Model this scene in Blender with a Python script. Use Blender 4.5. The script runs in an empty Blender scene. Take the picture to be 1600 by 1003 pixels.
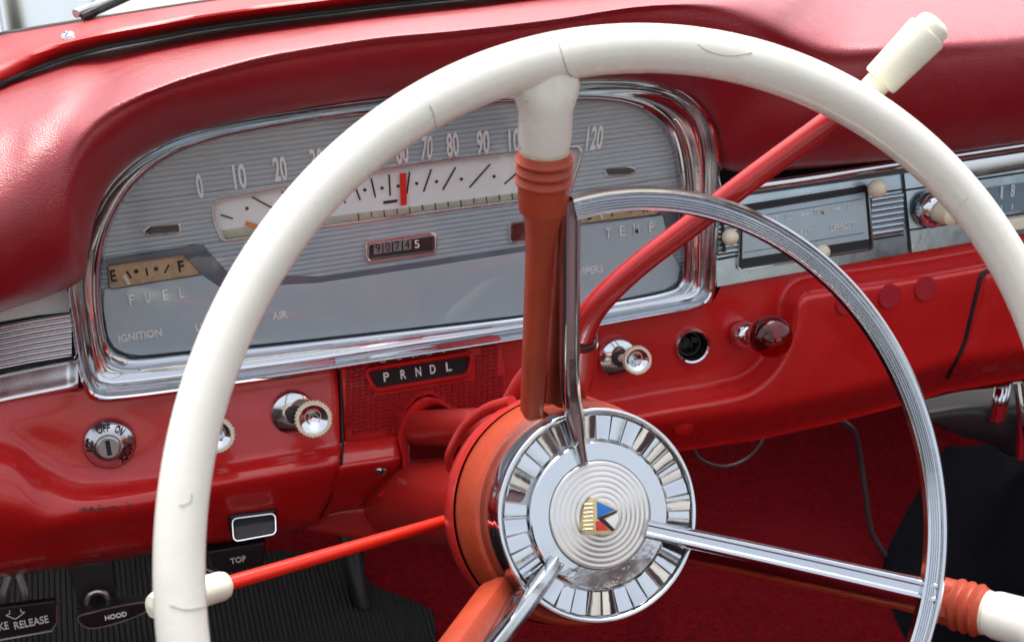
import bpy, bmesh, math, random
from mathutils import Vector, Matrix
random.seed(7)
PI = math.pi
S = bpy.context.scene
COL = S.collection

# ------------------------------------------------------------------ camera
F = 2000.0
def _n(v): return Vector(v).normalized()
CXA = _n((7500, -1246, 2000))
_d = Vector((430, 5800, 2000)); CDN = (_d - CXA * _d.dot(CXA)).normalized()
CYA = CXA.cross(CDN)
W = Matrix((CXA, CYA, -CDN))                 # camera (x right, y down, z forward) -> world
def ray(px, py): return W @ Vector(((px - 800) / F, (py - 501.5) / F, 1.0))
LOC = -ray(640, 380) * 0.84
cam_d = bpy.data.cameras.new('camera'); cam = bpy.data.objects.new('camera', cam_d); COL.objects.link(cam)
R3 = W @ Matrix(((1, 0, 0), (0, -1, 0), (0, 0, -1)))
cam.matrix_world = Matrix.Translation(LOC) @ R3.to_4x4()
cam_d.sensor_width = 36; cam_d.lens = F / 1600 * 36; cam_d.clip_start = 0.02; cam_d.clip_end = 500
cam_d.dof.use_dof = True; cam_d.dof.focus_distance = 0.72; cam_d.dof.aperture_fstop = 16
S.camera = cam

# ------------------------------------------------------------------ sky, sun, exposure
SUN_EL, SUN_AZ = math.radians(74), math.radians(10)
wd = bpy.data.worlds.new('World'); S.world = wd; wd.use_nodes = True
nt = wd.node_tree; nt.nodes.clear()
sky = nt.nodes.new('ShaderNodeTexSky'); sky.sky_type = 'NISHITA'; sky.sun_disc = False
sky.sun_elevation = SUN_EL; sky.sun_rotation = SUN_AZ
sky.air_density = 1.0; sky.dust_density = 6.0; sky.ozone_density = 1.0
hs = nt.nodes.new('ShaderNodeHueSaturation'); hs.inputs['Saturation'].default_value = 0.42
bg = nt.nodes.new('ShaderNodeBackground'); bg.inputs['Strength'].default_value = 0.15
ow = nt.nodes.new('ShaderNodeOutputWorld')
nt.links.new(sky.outputs[0], hs.inputs['Color']); nt.links.new(hs.outputs[0], bg.inputs[0]); nt.links.new(bg.outputs[0], ow.inputs[0])
sun_d = bpy.data.lights.new('sun', 'SUN'); sun_d.energy = 1.2; sun_d.angle = math.radians(50); sun_d.color = (1, .96, .9)
sun = bpy.data.objects.new('sun', sun_d); COL.objects.link(sun)
sdir = Vector((math.sin(SUN_AZ) * math.cos(SUN_EL), math.cos(SUN_AZ) * math.cos(SUN_EL), math.sin(SUN_EL)))
sun.rotation_euler = sdir.to_track_quat('Z', 'Y').to_euler()
S.view_settings.view_transform = 'Standard'; S.view_settings.look = 'None'
S.view_settings.exposure = 1.32; S.view_settings.gamma = 1

# ------------------------------------------------------------------ placing helpers
TILT = None
def P(px, py, w=0.0):
    """point where the line of sight through a photo pixel meets the plane w mm in front of the dial face"""
    if TILT: w = w + TILT(px, py)
    r = ray(px, py); t = (-w / 1000 - LOC.y) / r.y
    return LOC + r * t
def PZ(px, py, z):
    r = ray(px, py); t = (z - LOC.z) / r.z
    return LOC + r * t
def U(px, py, depth): return LOC + ray(px, py) * depth
# steering wheel frame
WN = Vector((-0.06157, 0.92841, -0.36643)); WA = Vector((0.98617, 0, -0.16574)); WB = Vector((0.15388, 0.37156, 0.91557))
WC = Vector((0.02933, -0.36964, -0.03412)); WH = WC + WN * 0.0968
def Q(px, py, h):
    """photo pixel on the plane h mm in front of the hub plane of the wheel"""
    r = ray(px, py); o = WH - WN * (h / 1000)
    return LOC + r * ((o - LOC).dot(WN) / r.dot(WN))
def WP(th, R, h): return WH + WA * (R * math.cos(th)) + WB * (R * math.sin(th)) - WN * h

def cr(p0, p1, p2, p3, t):
    return 0.5 * ((2 * p1) + (p2 - p0) * t + (2 * p0 - 5 * p1 + 4 * p2 - p3) * t * t + (3 * p1 - p0 - 3 * p2 + p3) * t ** 3)
def spline(pts, sub, closed=False):
    pts = [Vector(p) for p in pts]; n = len(pts); out = []
    rng = n if closed else n - 1
    for i in range(rng):
        if closed: a, b, c, d = pts[i - 1], pts[i], pts[(i + 1) % n], pts[(i + 2) % n]
        else:
            b, c = pts[i], pts[i + 1]
            a = pts[i - 1] if i else b * 2 - c
            d = pts[i + 2] if i + 2 < n else c * 2 - b
        for k in range(sub): out.append(cr(a, b, c, d, k / sub))
    if not closed: out.append(pts[-1])
    return out

# ------------------------------------------------------------------ object helpers
def thing(name, label, cat, loc, group=None):
    o = bpy.data.objects.new(name, None); COL.objects.link(o); o.location = loc
    o.empty_display_size = 0.02
    o['label'] = label; o['category'] = cat
    if group: o['group'] = group
    return o
def tag(o, label=None, cat=None, group=None, kind=None):
    if label: o['label'] = label
    if cat: o['category'] = cat
    if group: o['group'] = group
    if kind: o['kind'] = kind
    return o
def link(name, me, parent):
    o = bpy.data.objects.new(name, me); COL.objects.link(o)
    if parent is None:
        xs = [v.co.copy() for v in me.vertices]
        c = Vector([(min(v[i] for v in xs) + max(v[i] for v in xs)) / 2 for i in range(3)])
        for v in me.vertices: v.co -= c
        o.location = c
    else:
        o.parent = parent
        if parent.type == 'EMPTY': o.matrix_parent_inverse = Matrix.Translation(-parent.location)
    return o
class MB:
    """collects geometry (world coordinates) and links it as one mesh object"""
    def __init__(s): s.v = []; s.f = []; s.m = []; s.sm = []
    def add(s, verts, faces, mi=0, smooth=True):
        k = len(s.v); s.v += [tuple(v) for v in verts]
        for f in faces: s.f.append(tuple(i + k for i in f)); s.m.append(mi); s.sm.append(smooth)
    def grid(s, rows, closed_u=False, closed_v=False, mi=0, smooth=True):
        n = len(rows); m = len(rows[0]); vs = [p for r in rows for p in r]; fs = []
        for i in range(n if closed_v else n - 1):
            for j in range(m if closed_u else m - 1):
                a = i * m + j; b = i * m + (j + 1) % m; c = ((i + 1) % n) * m + (j + 1) % m; d = ((i + 1) % n) * m + j
                fs.append((a, b, c, d))
        s.add(vs, fs, mi, smooth)
    def cap(s, loop, mi=0):
        c = sum((Vector(p) for p in loop), Vector()) / len(loop); n = len(loop)
        s.add(list(loop) + [c], [(i, (i + 1) % n, n) for i in range(n)], mi, False)
    def tube(s, pts, rad, seg=16, caps=True, closed=False, mi=0, flat=1.0, up=None):
        pts = [Vector(p) for p in pts]; n = len(pts); rows = []
        prev = None
        for i, p in enumerate(pts):
            if closed: t = (pts[(i + 1) % n] - pts[i - 1]).normalized()
            else: t = (pts[min(i + 1, n - 1)] - pts[max(i - 1, 0)]).normalized()
            if prev is None:
                g = Vector(up) if up else (Vector((0, 0, 1)) if abs(t.z) < .9 else Vector((1, 0, 0)))
            else: g = prev
            x = (g - t * g.dot(t)).normalized(); y = t.cross(x); prev = x
            r = rad(i / max(n - 1, 1)) if callable(rad) else rad
            rows.append([p + x * (r * flat * math.cos(2 * PI * k / seg)) + y * (r * math.sin(2 * PI * k / seg)) for k in range(seg)])
        s.grid(rows, closed_u=True, closed_v=closed, mi=mi)
        if caps and not closed: s.cap(rows[0], mi); s.cap(rows[-1], mi)
    def revolve(s, prof, o, ax, seg=48, mi=0, wav=None):
        ax = Vector(ax).normalized(); g = Vector((0, 0, 1)) if abs(ax.z) < .9 else Vector((1, 0, 0))
        x = (g - ax * g.dot(ax)).normalized(); y = ax.cross(x); rows = []
        for r, d in prof:
            row = []
            for k in range(seg):
                a = 2 * PI * k / seg; rr = r if wav is None else wav(r, d, a)
                row.append(Vector(o) + ax * d + x * (rr * math.cos(a)) + y * (rr * math.sin(a)))
            rows.append(row)
        s.grid(rows, closed_u=True, mi=mi)
    def sweep(s, pts, sides, ups, sect, closed=False, mi=0, smooth=True, caps=True):
        rows = [[p + a * u + b * v for u, v in (sect(i) if callable(sect) else sect)] for i, (p, a, b) in enumerate(zip(pts, sides, ups))]
        s.grid(rows, closed_u=True, closed_v=closed, mi=mi, smooth=smooth)
        if caps and not closed: s.cap(rows[0], mi); s.cap(rows[-1], mi)
    def build(s, name, mats, parent=None, auto=35, solid=0, bevel=0):
        me = bpy.data.meshes.new(name); me.from_pydata(s.v, [], s.f)
        if not isinstance(mats, (list, tuple)): mats = [mats]
        for m in mats: me.materials.append(m)
        for p, mi, sm in zip(me.polygons, s.m, s.sm): p.material_index = mi; p.use_smooth = sm
        bm = bmesh.new(); bm.from_mesh(me)
        bmesh.ops.remove_doubles(bm, verts=bm.verts, dist=1e-6)
        bmesh.ops.recalc_face_normals(bm, faces=bm.faces)
        if bevel:
            es = [e for e in bm.edges if len(e.link_faces) == 2 and e.calc_face_angle(0) > .6]
            bmesh.ops.bevel(bm, geom=es, offset=bevel, segments=3, profile=.6, affect='EDGES', clamp_overlap=True)
            for f in bm.faces: f.smooth = True
        for e in bm.edges:
            if len(e.link_faces) == 2 and e.calc_face_angle(0) > math.radians(auto): e.smooth = False
        bm.to_mesh(me); bm.free()
        o = link(name, me, parent)
        if solid:
            md = o.modifiers.new('solid', 'SOLIDIFY'); md.thickness = solid; md.offset = -1
        return o
def net(name, cols, mat, parent, su=8, sv=8, solid=0.002, zc=False, auto=60):
    """smooth sheet through control columns of (px, py, w) or (px, py, 'z', z) points"""
    cc = [[(PZ(p[0], p[1], p[3]) if p[2] == 'z' else P(*p)) for p in c] for c in cols]
    cc = [spline(c, sv) for c in cc]
    rows = [spline([c[j] for c in cc], su) for j in range(len(cc[0]))]
    m = MB(); m.grid(rows); return m.build(name, mat, parent, auto=auto, solid=solid)
def prism(name, poly, w0, w1, mat, parent, bevel=0.0006, smooth_poly=0, pts3=None):
    if smooth_poly: poly = [(v.x, v.y) for v in spline([(a, b, 0) for a, b in poly], smooth_poly, True)]
    fr = [P(a, b, w1) for a, b in poly]; bk = [v + Vector((0, (w1 - w0) / 1000, 0)) for v in fr]
    n = len(fr); m = MB(); m.add(fr + bk, [tuple(range(n)), tuple(range(2 * n - 1, n - 1, -1))] + [(i, i + n, (i + 1) % n + n, (i + 1) % n) for i in range(n)], 0, False)
    return m.build(name, mat, parent, bevel=bevel, auto=40)
def ringloft(name, outer, inner, prof, mat, parent, sub=6, closed=True):
    """moulding between two outlines; prof = (t across, w)"""
    o = spline([(a, b, 0) for a, b in outer], sub, closed); i = spline([(a, b, 0) for a, b in inner], sub, closed)
    m = MB(); rows = [[P(a.x + (b.x - a.x) * t, a.y + (b.y - a.y) * t, w) for a, b in zip(o, i)] for t, w in prof]
    m.grid(rows, closed_u=closed); return m.build(name, mat, parent, auto=50)
def corner(poly, r, n=5):
    """rounds the corners of a pixel polygon"""
    out = []; k = len(poly)
    for i in range(k):
        p = Vector(poly[i] + (0,)); a = Vector(poly[i - 1] + (0,)) - p; b = Vector(poly[(i + 1) % k] + (0,)) - p
        rr = min(r, a.length * .45, b.length * .45); s = p + a.normalized() * rr; e = p + b.normalized() * rr
        for j in range(n + 1):
            t = j / n; q = s * (1 - t) ** 2 + p * 2 * t * (1 - t) + e * t * t; out.append((q.x, q.y))
    return out
def frame(name, poly, t, w0, w1, mat, parent, r=4):
    """raised moulded frame round a pixel polygon, t px wide outward"""
    c = (sum(p[0] for p in poly) / len(poly), sum(p[1] for p in poly) / len(poly))
    inn = corner(poly, r); out = []
    k = len(inn)
    for i in range(k):
        a = Vector(inn[i - 1] + (0,)); b = Vector(inn[(i + 1) % k] + (0,)); d = (b - a); nn = Vector((d.y, -d.x, 0))
        if nn.length < 1e-6: nn = Vector((inn[i][0] - c[0], inn[i][1] - c[1], 0))
        nn.normalize()
        if nn.dot(Vector((inn[i][0] - c[0], inn[i][1] - c[1], 0))) < 0: nn = -nn
        out.append((inn[i][0] + nn.x * t, inn[i][1] + nn.y * t))
    prof = [(0, w0), (0, w0 + (w1 - w0) * .7), (.2, w1), (.55, w1), (.85, w0 + (w1 - w0) * .5), (1, w0), (1, w0 - 1)]
    m = MB(); m.grid([[P(a[0] + (b[0] - a[0]) * q, a[1] + (b[1] - a[1]) * q, w) for a, b in zip(out, inn)] for q, w in prof], closed_u=True)
    return m.build(name, mat, parent, auto=60)
FONT = None
def text_mesh(s, bold=0.0):
    cu = bpy.data.curves.new('t', 'FONT'); cu.body = s; cu.extrude = 0.05; cu.offset = bold; cu.resolution_u = 4
    ob = bpy.data.objects.new('t', cu); COL.objects.link(ob)
    bpy.context.view_layer.update()
    me = bpy.data.meshes.new_from_object(ob.evaluated_get(bpy.context.evaluated_depsgraph_get()))
    bpy.data.objects.remove(ob); bpy.data.curves.remove(cu)
    return me
TXT = {}
def text_on(name, s, o, ex, ey, en, mat, parent, bold=0.015, shear=0, depth=0.0005, bend=None):
    """text filling the box o +- ex/2, +- ey/2"""
    if 'M' in s: bold = min(bold, .004)
    if (s, bold) not in TXT: TXT[(s, bold)] = text_mesh(s, bold)
    me = TXT[(s, bold)].copy(); me.name = name
    xs = [v.co.x for v in me.vertices]; ys = [v.co.y for v in me.vertices]; x0, x1, y0, y1 = min(xs), max(xs), min(ys), max(ys)
    for v in me.vertices:
        a = (v.co.x - x0) / (x1 - x0) - .5; b = (v.co.y - y0) / (y1 - y0) - .5
        q = o + ex * a + ey * b + ex.normalized() * (shear * b * ey.length) + en * (depth if v.co.z > 0 else -depth * .3)
        if bend: q = bend(a, b, v.co.z > 0)
        v.co = q
    me.materials.clear(); me.materials.append(mat)
    return link(name, me, parent)
def txt(s, px, py, wpx, hpx, w, mat, parent, name='lettering', bold=0.015, shear=0, depth=.0005, rot=0):
    o = P(px, py, w); k = (o - LOC).dot(W @ Vector((0, 0, 1))) / F
    ex = Vector((1, 0, 0)); ez = Vector((0, 0, 1))
    if rot: ex, ez = ex * math.cos(rot) + ez * math.sin(rot), ez * math.cos(rot) - ex * math.sin(rot)
    return text_on(name, s, o, ex * wpx * k, ez * hpx * k, Vector((0, -1, 0)), mat, parent, bold, shear, depth)

# ------------------------------------------------------------------ materials
def mat(name, col, rough=.5, metal=0, bump=None, var=0.0, vscale=30, spec=.5, coat=0, trans=0, ior=1.45, sheen=0, rvar=0, speck=None, croug=.08):
    m = bpy.data.materials.new(name); m.use_nodes = True; t = m.node_tree; b = t.nodes['Principled BSDF']
    b.inputs['Base Color'].default_value = (*col, 1); b.inputs['Roughness'].default_value = rough; b.inputs['Metallic'].default_value = metal
    b.inputs['Specular IOR Level'].default_value = spec; b.inputs['Coat Weight'].default_value = coat; b.inputs['Coat Roughness'].default_value = croug
    b.inputs['Transmission Weight'].default_value = trans; b.inputs['IOR'].default_value = ior; b.inputs['Sheen Weight'].default_value = sheen
    tc = t.nodes.new('ShaderNodeTexCoord'); geo = t.nodes.new('ShaderNodeNewGeometry')
    N = lambda k: t.nodes.new(k); L = t.links.new
    if var:
        nz = N('ShaderNodeTexNoise'); nz.inputs['Scale'].default_value = vscale; nz.inputs['Detail'].default_value = 6; L(geo.outputs['Position'], nz.inputs['Vector'])
        mx = N('ShaderNodeMix'); mx.data_type = 'RGBA'; mx.inputs[6].default_value = (*[c * (1 - var) for c in col], 1); mx.inputs[7].default_value = (*[min(c * (1 + var), 1) for c in col], 1)
        L(nz.outputs['Fac'], mx.inputs[0]); L(mx.outputs[2], b.inputs['Base Color']); last = mx.outputs[2]
    if rvar:
        nr = N('ShaderNodeTexNoise'); nr.inputs['Scale'].default_value = 60; nr.inputs['Detail'].default_value = 8; L(geo.outputs['Position'], nr.inputs['Vector'])
        mr = N('ShaderNodeMapRange'); mr.inputs[1].default_value = .35; mr.inputs[2].default_value = .7; mr.inputs[3].default_value = rough; mr.inputs[4].default_value = rough + rvar
        L(nr.outputs['Fac'], mr.inputs[0]); L(mr.outputs[0], b.inputs['Roughness'])
    if speck:            # small pits and dirt specks: (scale, colour, threshold)
        sc, c2, th = speck
        vo = N('ShaderNodeTexVoronoi'); vo.inputs['Scale'].default_value = sc; L(geo.outputs['Position'], vo.inputs['Vector'])
        n2 = N('ShaderNodeTexNoise'); n2.inputs['Scale'].default_value = sc / 12; L(geo.outputs['Position'], n2.inputs['Vector'])
        ma = N('ShaderNodeMath'); ma.operation = 'MULTIPLY'; L(n2.outputs['Fac'], ma.inputs[0]); ma.inputs[1].default_value = th * 2
        lt = N('ShaderNodeMath'); lt.operation = 'LESS_THAN'; L(vo.outputs['Distance'], lt.inputs[0]); L(ma.outputs[0], lt.inputs[1])
        m2 = N('ShaderNodeMix'); m2.data_type = 'RGBA'; m2.inputs[7].default_value = (*c2, 1); L(lt.outputs[0], m2.inputs[0])
        if var: L(last, m2.inputs[6])
        else: m2.inputs[6].default_value = (*col, 1)
        L(m2.outputs[2], b.inputs['Base Color'])
    if bump:             # list of (kind, scale, distance)
        prev = None
        for kind, sc, dist in bump:
            if kind == 'voronoi':
                k = N('ShaderNodeTexVoronoi'); k.feature = 'SMOOTH_F1'; out = 'Distance'
            elif kind == 'weave':
                k = N('ShaderNodeTexWave'); k.bands_direction = 'X'; out = 'Fac'; k.inputs['Distortion'].default_value = .6
            else: k = N('ShaderNodeTexNoise'); k.inputs['Detail'].default_value = 5; out = 'Fac'
            k.inputs['Scale'].default_value = sc; L(geo.outputs['Position'], k.inputs['Vector'])
            bp = N('ShaderNodeBump'); bp.inputs['Distance'].default_value = dist; bp.inputs['Strength'].default_value = 1
            L(k.outputs[out], bp.inputs['Height'])
            if prev: L(prev, bp.inputs['Normal'])
            prev = bp.outputs[0]
        L(prev, b.inputs['Normal'])
    return m
M = {}
M['pad'] = mat('red_grained_vinyl', (.27, .005, .011), .34, bump=[('voronoi', 1100, .0003), ('noise', 60, .0009)], var=.12, vscale=25, spec=.8, rvar=.1, coat=.5, croug=.44)
M['paint'] = mat('red_dash_paint', (.56, .014, .014), .24, bump=[('noise', 35, .0006), ('noise', 700, .00004)], var=.12, vscale=18, coat=.5, rvar=.16, speck=(380, (.62, .25, .22), .022))
M['redtex'] = mat('red_textured_panel', (.32, .010, .014), .42, var=.1)
M['strip'] = mat('red_body_paint', (.50, .022, .022), .42, coat=.3, croug=.35, var=.06, bump=[('noise', 25, .001)])
M['orange'] = mat('faded_red_plastic', (.35, .045, .016), .36, bump=[('noise', 120, .0005)], var=.28, vscale=55, rvar=.2, speck=(500, (.14, .03, .02), .03))
M['lever'] = mat('bright_red_lever', (.72, .022, .008), .3, var=.08, coat=.3)
M['shift'] = mat('worn_red_enamel', (.40, .014, .014), .25, coat=.4, var=.12, speck=(500, (.5, .2, .15), .05))
M['housing'] = mat('red_column_paint', (.38, .018, .014), .3, coat=.3, var=.1, bump=[('noise', 80, .0004)])
M['cream'] = mat('cream_wheel_plastic', (.77, .745, .66), .22, coat=.35, var=.06, vscale=14, speck=(240, (.55, .48, .36), .016), bump=[('noise', 45, .0005)], rvar=.12)
M['ivory'] = mat('yellowed_ivory_plastic', (.76, .69, .50), .35, var=.08)
M['ivory2'] = mat('ivory_knob_plastic', (.76, .73, .58), .38, var=.05)
M['crack'] = mat('crack_grime', (.30, .25, .19), .8)
M['chrome'] = mat('pitted_chrome', (.60, .62, .645), .05, 1, bump=[('noise', 90, .00012)], rvar=.14, speck=(420, (.2, .17, .15), .055))
M['chrome2'] = mat('clean_chrome', (.68, .70, .715), .04, 1, rvar=.12, speck=(450, (.3, .27, .25), .02))
M['satin'] = mat('satin_chrome', (.42, .50, .54), .25, 1, bump=[('noise', 90, .0003)], rvar=.12, var=.08)
M['satinb'] = mat('bright_satin_metal', (.88, .88, .86), .24, 1, rvar=.1)
M['face'] = mat('blue_grey_dial_paint', (.40, .46, .485), .42, var=.07, vscale=60, bump=[('noise', 400, .00008)])
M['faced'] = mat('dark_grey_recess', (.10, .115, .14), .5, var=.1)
M['dial'] = mat('white_dial', (.88, .88, .85), .5, var=.04)
M['aged'] = mat('aged_dial_strip', (.55, .50, .38), .6, var=.35, vscale=220)
M['tan'] = mat('rusty_tan_gauge', (.52, .36, .20), .7, var=.4, vscale=190, speck=(700, (.25, .12, .04), .12))
M['black'] = mat('black_marking', (.012, .012, .014), .5)
M['letter'] = mat('silver_letter', (.82, .82, .80), .4, .2)
M['wheelg'] = mat('odometer_wheel', (.22, .22, .22), .4)
M['needle'] = mat('red_needle', (.75, .015, .01), .4)
M['orangem'] = mat('orange_pointer', (.8, .2, .03), .4)
M['blackp'] = mat('black_plastic', (.012, .012, .014), .35, rvar=.15, bump=[('noise', 200, .0003)])
M['greyp'] = mat('dark_grey_metal', (.035, .033, .036), .4, var=.2)
M['rubber'] = mat('black_rubber', (.010, .010, .012), .55, bump=[('noise', 60, .002)])
M['mat'] = mat('ribbed_rubber_mat', (.006, .006, .007), .6, spec=.2, bump=[('weave', 85, .0012)])
M['carpet'] = mat('red_carpet', (.13, .002, .005), .95, spec=.1, var=.55, vscale=160, bump=[('noise', 450, .005), ('noise', 30, .006)])
M['cloth'] = mat('black_cloth', (.008, .009, .015), .9, bump=[('noise', 9, .05), ('noise', 60, .006), ('weave', 900, .0006)], spec=.12)
M['wire'] = mat('grey_cable', (.055, .035, .04), .5)
M['ruby'] = mat('ruby_glass', (.40, .001, .004), .02, trans=.95, ior=1.5, coat=.3)
M['gasket'] = mat('grey_gasket', (.10, .125, .12), .4)
M['hood'] = mat('white_body_paint', (.78, .80, .82), .2, coat=.6)
M['sticker'] = mat('red_felt_disc', (.40, .008, .018), .8, bump=[('weave', 300, .0003)])
M['plug'] = mat('red_plastic_plug', (.50, .012, .010), .3)
M['blue'] = mat('blue_enamel', (.02, .16, .5), .2)
M['whitee'] = mat('white_enamel', (.75, .75, .73), .25)
M['rede'] = mat('red_enamel', (.6, .03, .02), .25)
M['gold'] = mat('crest_gold', (.62, .50, .28), .3, .7)
M['seat'] = mat('dark_seat_vinyl', (.055, .030, .032), .4)
M['steel2'] = mat('worn_chrome', (.50, .49, .50), .12, 1, rvar=.15, speck=(500, (.1, .1, .1), .05))
M['steel'] = mat('dull_steel', (.45, .44, .43), .3, 1, rvar=.2)
def glassmat(name, tint, gl):
    m = bpy.data.materials.new(name); m.use_nodes = True; t = m.node_tree; t.nodes.clear()
    tr = t.nodes.new('ShaderNodeBsdfTransparent'); tr.inputs[0].default_value = (*tint, 1)
    g = t.nodes.new('ShaderNodeBsdfGlossy'); g.inputs['Roughness'].default_value = .03
    fr = t.nodes.new('ShaderNodeFresnel'); fr.inputs[0].default_value = 1.45
    mu = t.nodes.new('ShaderNodeMath'); mu.operation = 'MULTIPLY'; mu.inputs[1].default_value = gl
    mx = t.nodes.new('ShaderNodeMixShader'); o = t.nodes.new('ShaderNodeOutputMaterial')
    t.links.new(fr.outputs[0], mu.inputs[0]); t.links.new(mu.outputs[0], mx.inputs[0]); t.links.new(tr.outputs[0], mx.inputs[1]); t.links.new(g.outputs[0], mx.inputs[2]); t.links.new(mx.outputs[0], o.inputs[0])
    return m
M['lens'] = glassmat('clear_lens', (.97, .98, .98), 1.0)
M['pane'] = glassmat('windshield_glass', (.93, .96, .95), 1.0)

# ================================================================== THE SETTING
# toe board and floor (one sheet), hump
def smooth(a, b, x):
    t = max(0, min(1, (x - a) / (b - a))); return t * t * (3 - 2 * t)
def floor_w(px, py):
    w = -260 + 260 * smooth(560, 1150, py) * 1.0
    dx = (px - 1230) / 260; dy = (py - 1010) / 205
    r = math.sqrt(dx * dx + dy * dy)
    w += 34 * (1 - smooth(.72, 1.02, r))
    w += 40 * (1 - smooth(0, 300, abs(px - 1000) - 80)) * .6
    return w
rows = [[P(x, y, floor_w(x, y)) for x in range(-400, 2100, 20)] for y in range(470, 1400, 15)]
m = MB(); m.grid(rows); fl = m.build('carpet_floor', M['carpet'], None, solid=.01); tag(fl, kind='structure')

# the rest of the cabin and the ground, out of frame but seen in the chrome
def boxm(m, x0, x1, y0, y1, z0, z1, mi=0):
    v = [(x, y, z) for x in (x0, x1) for y in (y0, y1) for z in (z0, z1)]
    m.add(v, [(0, 1, 3, 2), (4, 6, 7, 5), (0, 4, 5, 1), (2, 3, 7, 6), (0, 2, 6, 4), (1, 5, 7, 3)], mi, False)
m = MB()
boxm(m, -.56, 1.10, -1.22, -.72, -.62, -.36, 0); boxm(m, -.56, 1.10, -1.42, -1.22, -.62, .06, 0)
boxm(m, -.40, .15, -1.215, -1.19, -.30, .02, 1); boxm(m, .38, .95, -1.215, -1.19, -.30, .02, 1)
boxm(m, -.66, -.58, -1.5, .30, -.75, -.02, 0); boxm(m, 1.12, 1.20, -1.5, .30, -.75, -.02, 0)
boxm(m, -.68, 1.22, -1.6, .35, -.80, -.76, 2)
tag(m.build('car_cabin', [M['seat'], M['cream'], M['carpet']], None, bevel=.012), kind='structure')
m = MB(); m.add([(-60, -60, -1.0), (60, -60, -1.0), (60, 60, -1.0), (-60, 60, -1.0)], [(0, 1, 2, 3)], 0, False)
tag(m.build('ground', mat('pale_paving', (.34, .33, .31), .8, var=.2, vscale=3), None), kind='structure')

# ================================================================== OUTSIDE THE WINDSCREEN
hd = thing('car_hood', 'white car hood seen blurred beyond the windscreen base at the corner', 'hood', (-.2, .6, .12))
m = MB(); rows = [[Vector((x / 10 - 1.1, .22 + j * .12, .118 - .003 * j * j * .3 + .012 * math.cos((x / 10 - .9) * 1.6))) for x in range(0, 25)] for j in range(0, 12)]
m.grid(rows); m.build('hood_panel', M['hood'], hd, solid=.01)
m = MB()
for k, (a, b) in enumerate([((-20, 8), (60, 46)), ((60, 0), (50, 34)), ((150, -10), (130, 28))]):
    p, q = PZ(a[0], a[1], .128), PZ(b[0], b[1], .128); m.tube([p, q], .003, 8)
m.build('hood_seam', M['gasket'], hd)
wi = thing('windscreen_wiper', 'dark wiper arm lying on white hood behind the red trim strip', 'wiper', PZ(150, 10, .16))
m = MB(); m.tube([P(118, 22, -150), P(165, 5, -170), P(250, -25, -190)], .0032, 10); m.build('wiper_arm', M['steel'], wi)
m = MB(); m.tube([P(128, 28, -150), P(185, 2, -160), P(230, -18, -165)], .003, 8); m.build('blade', M['rubber'], wi)
gp = []
ws = thing('windscreen', 'clear windscreen rising from red trim strip at the top edge', 'windscreen', PZ(300, 0, .15))

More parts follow.
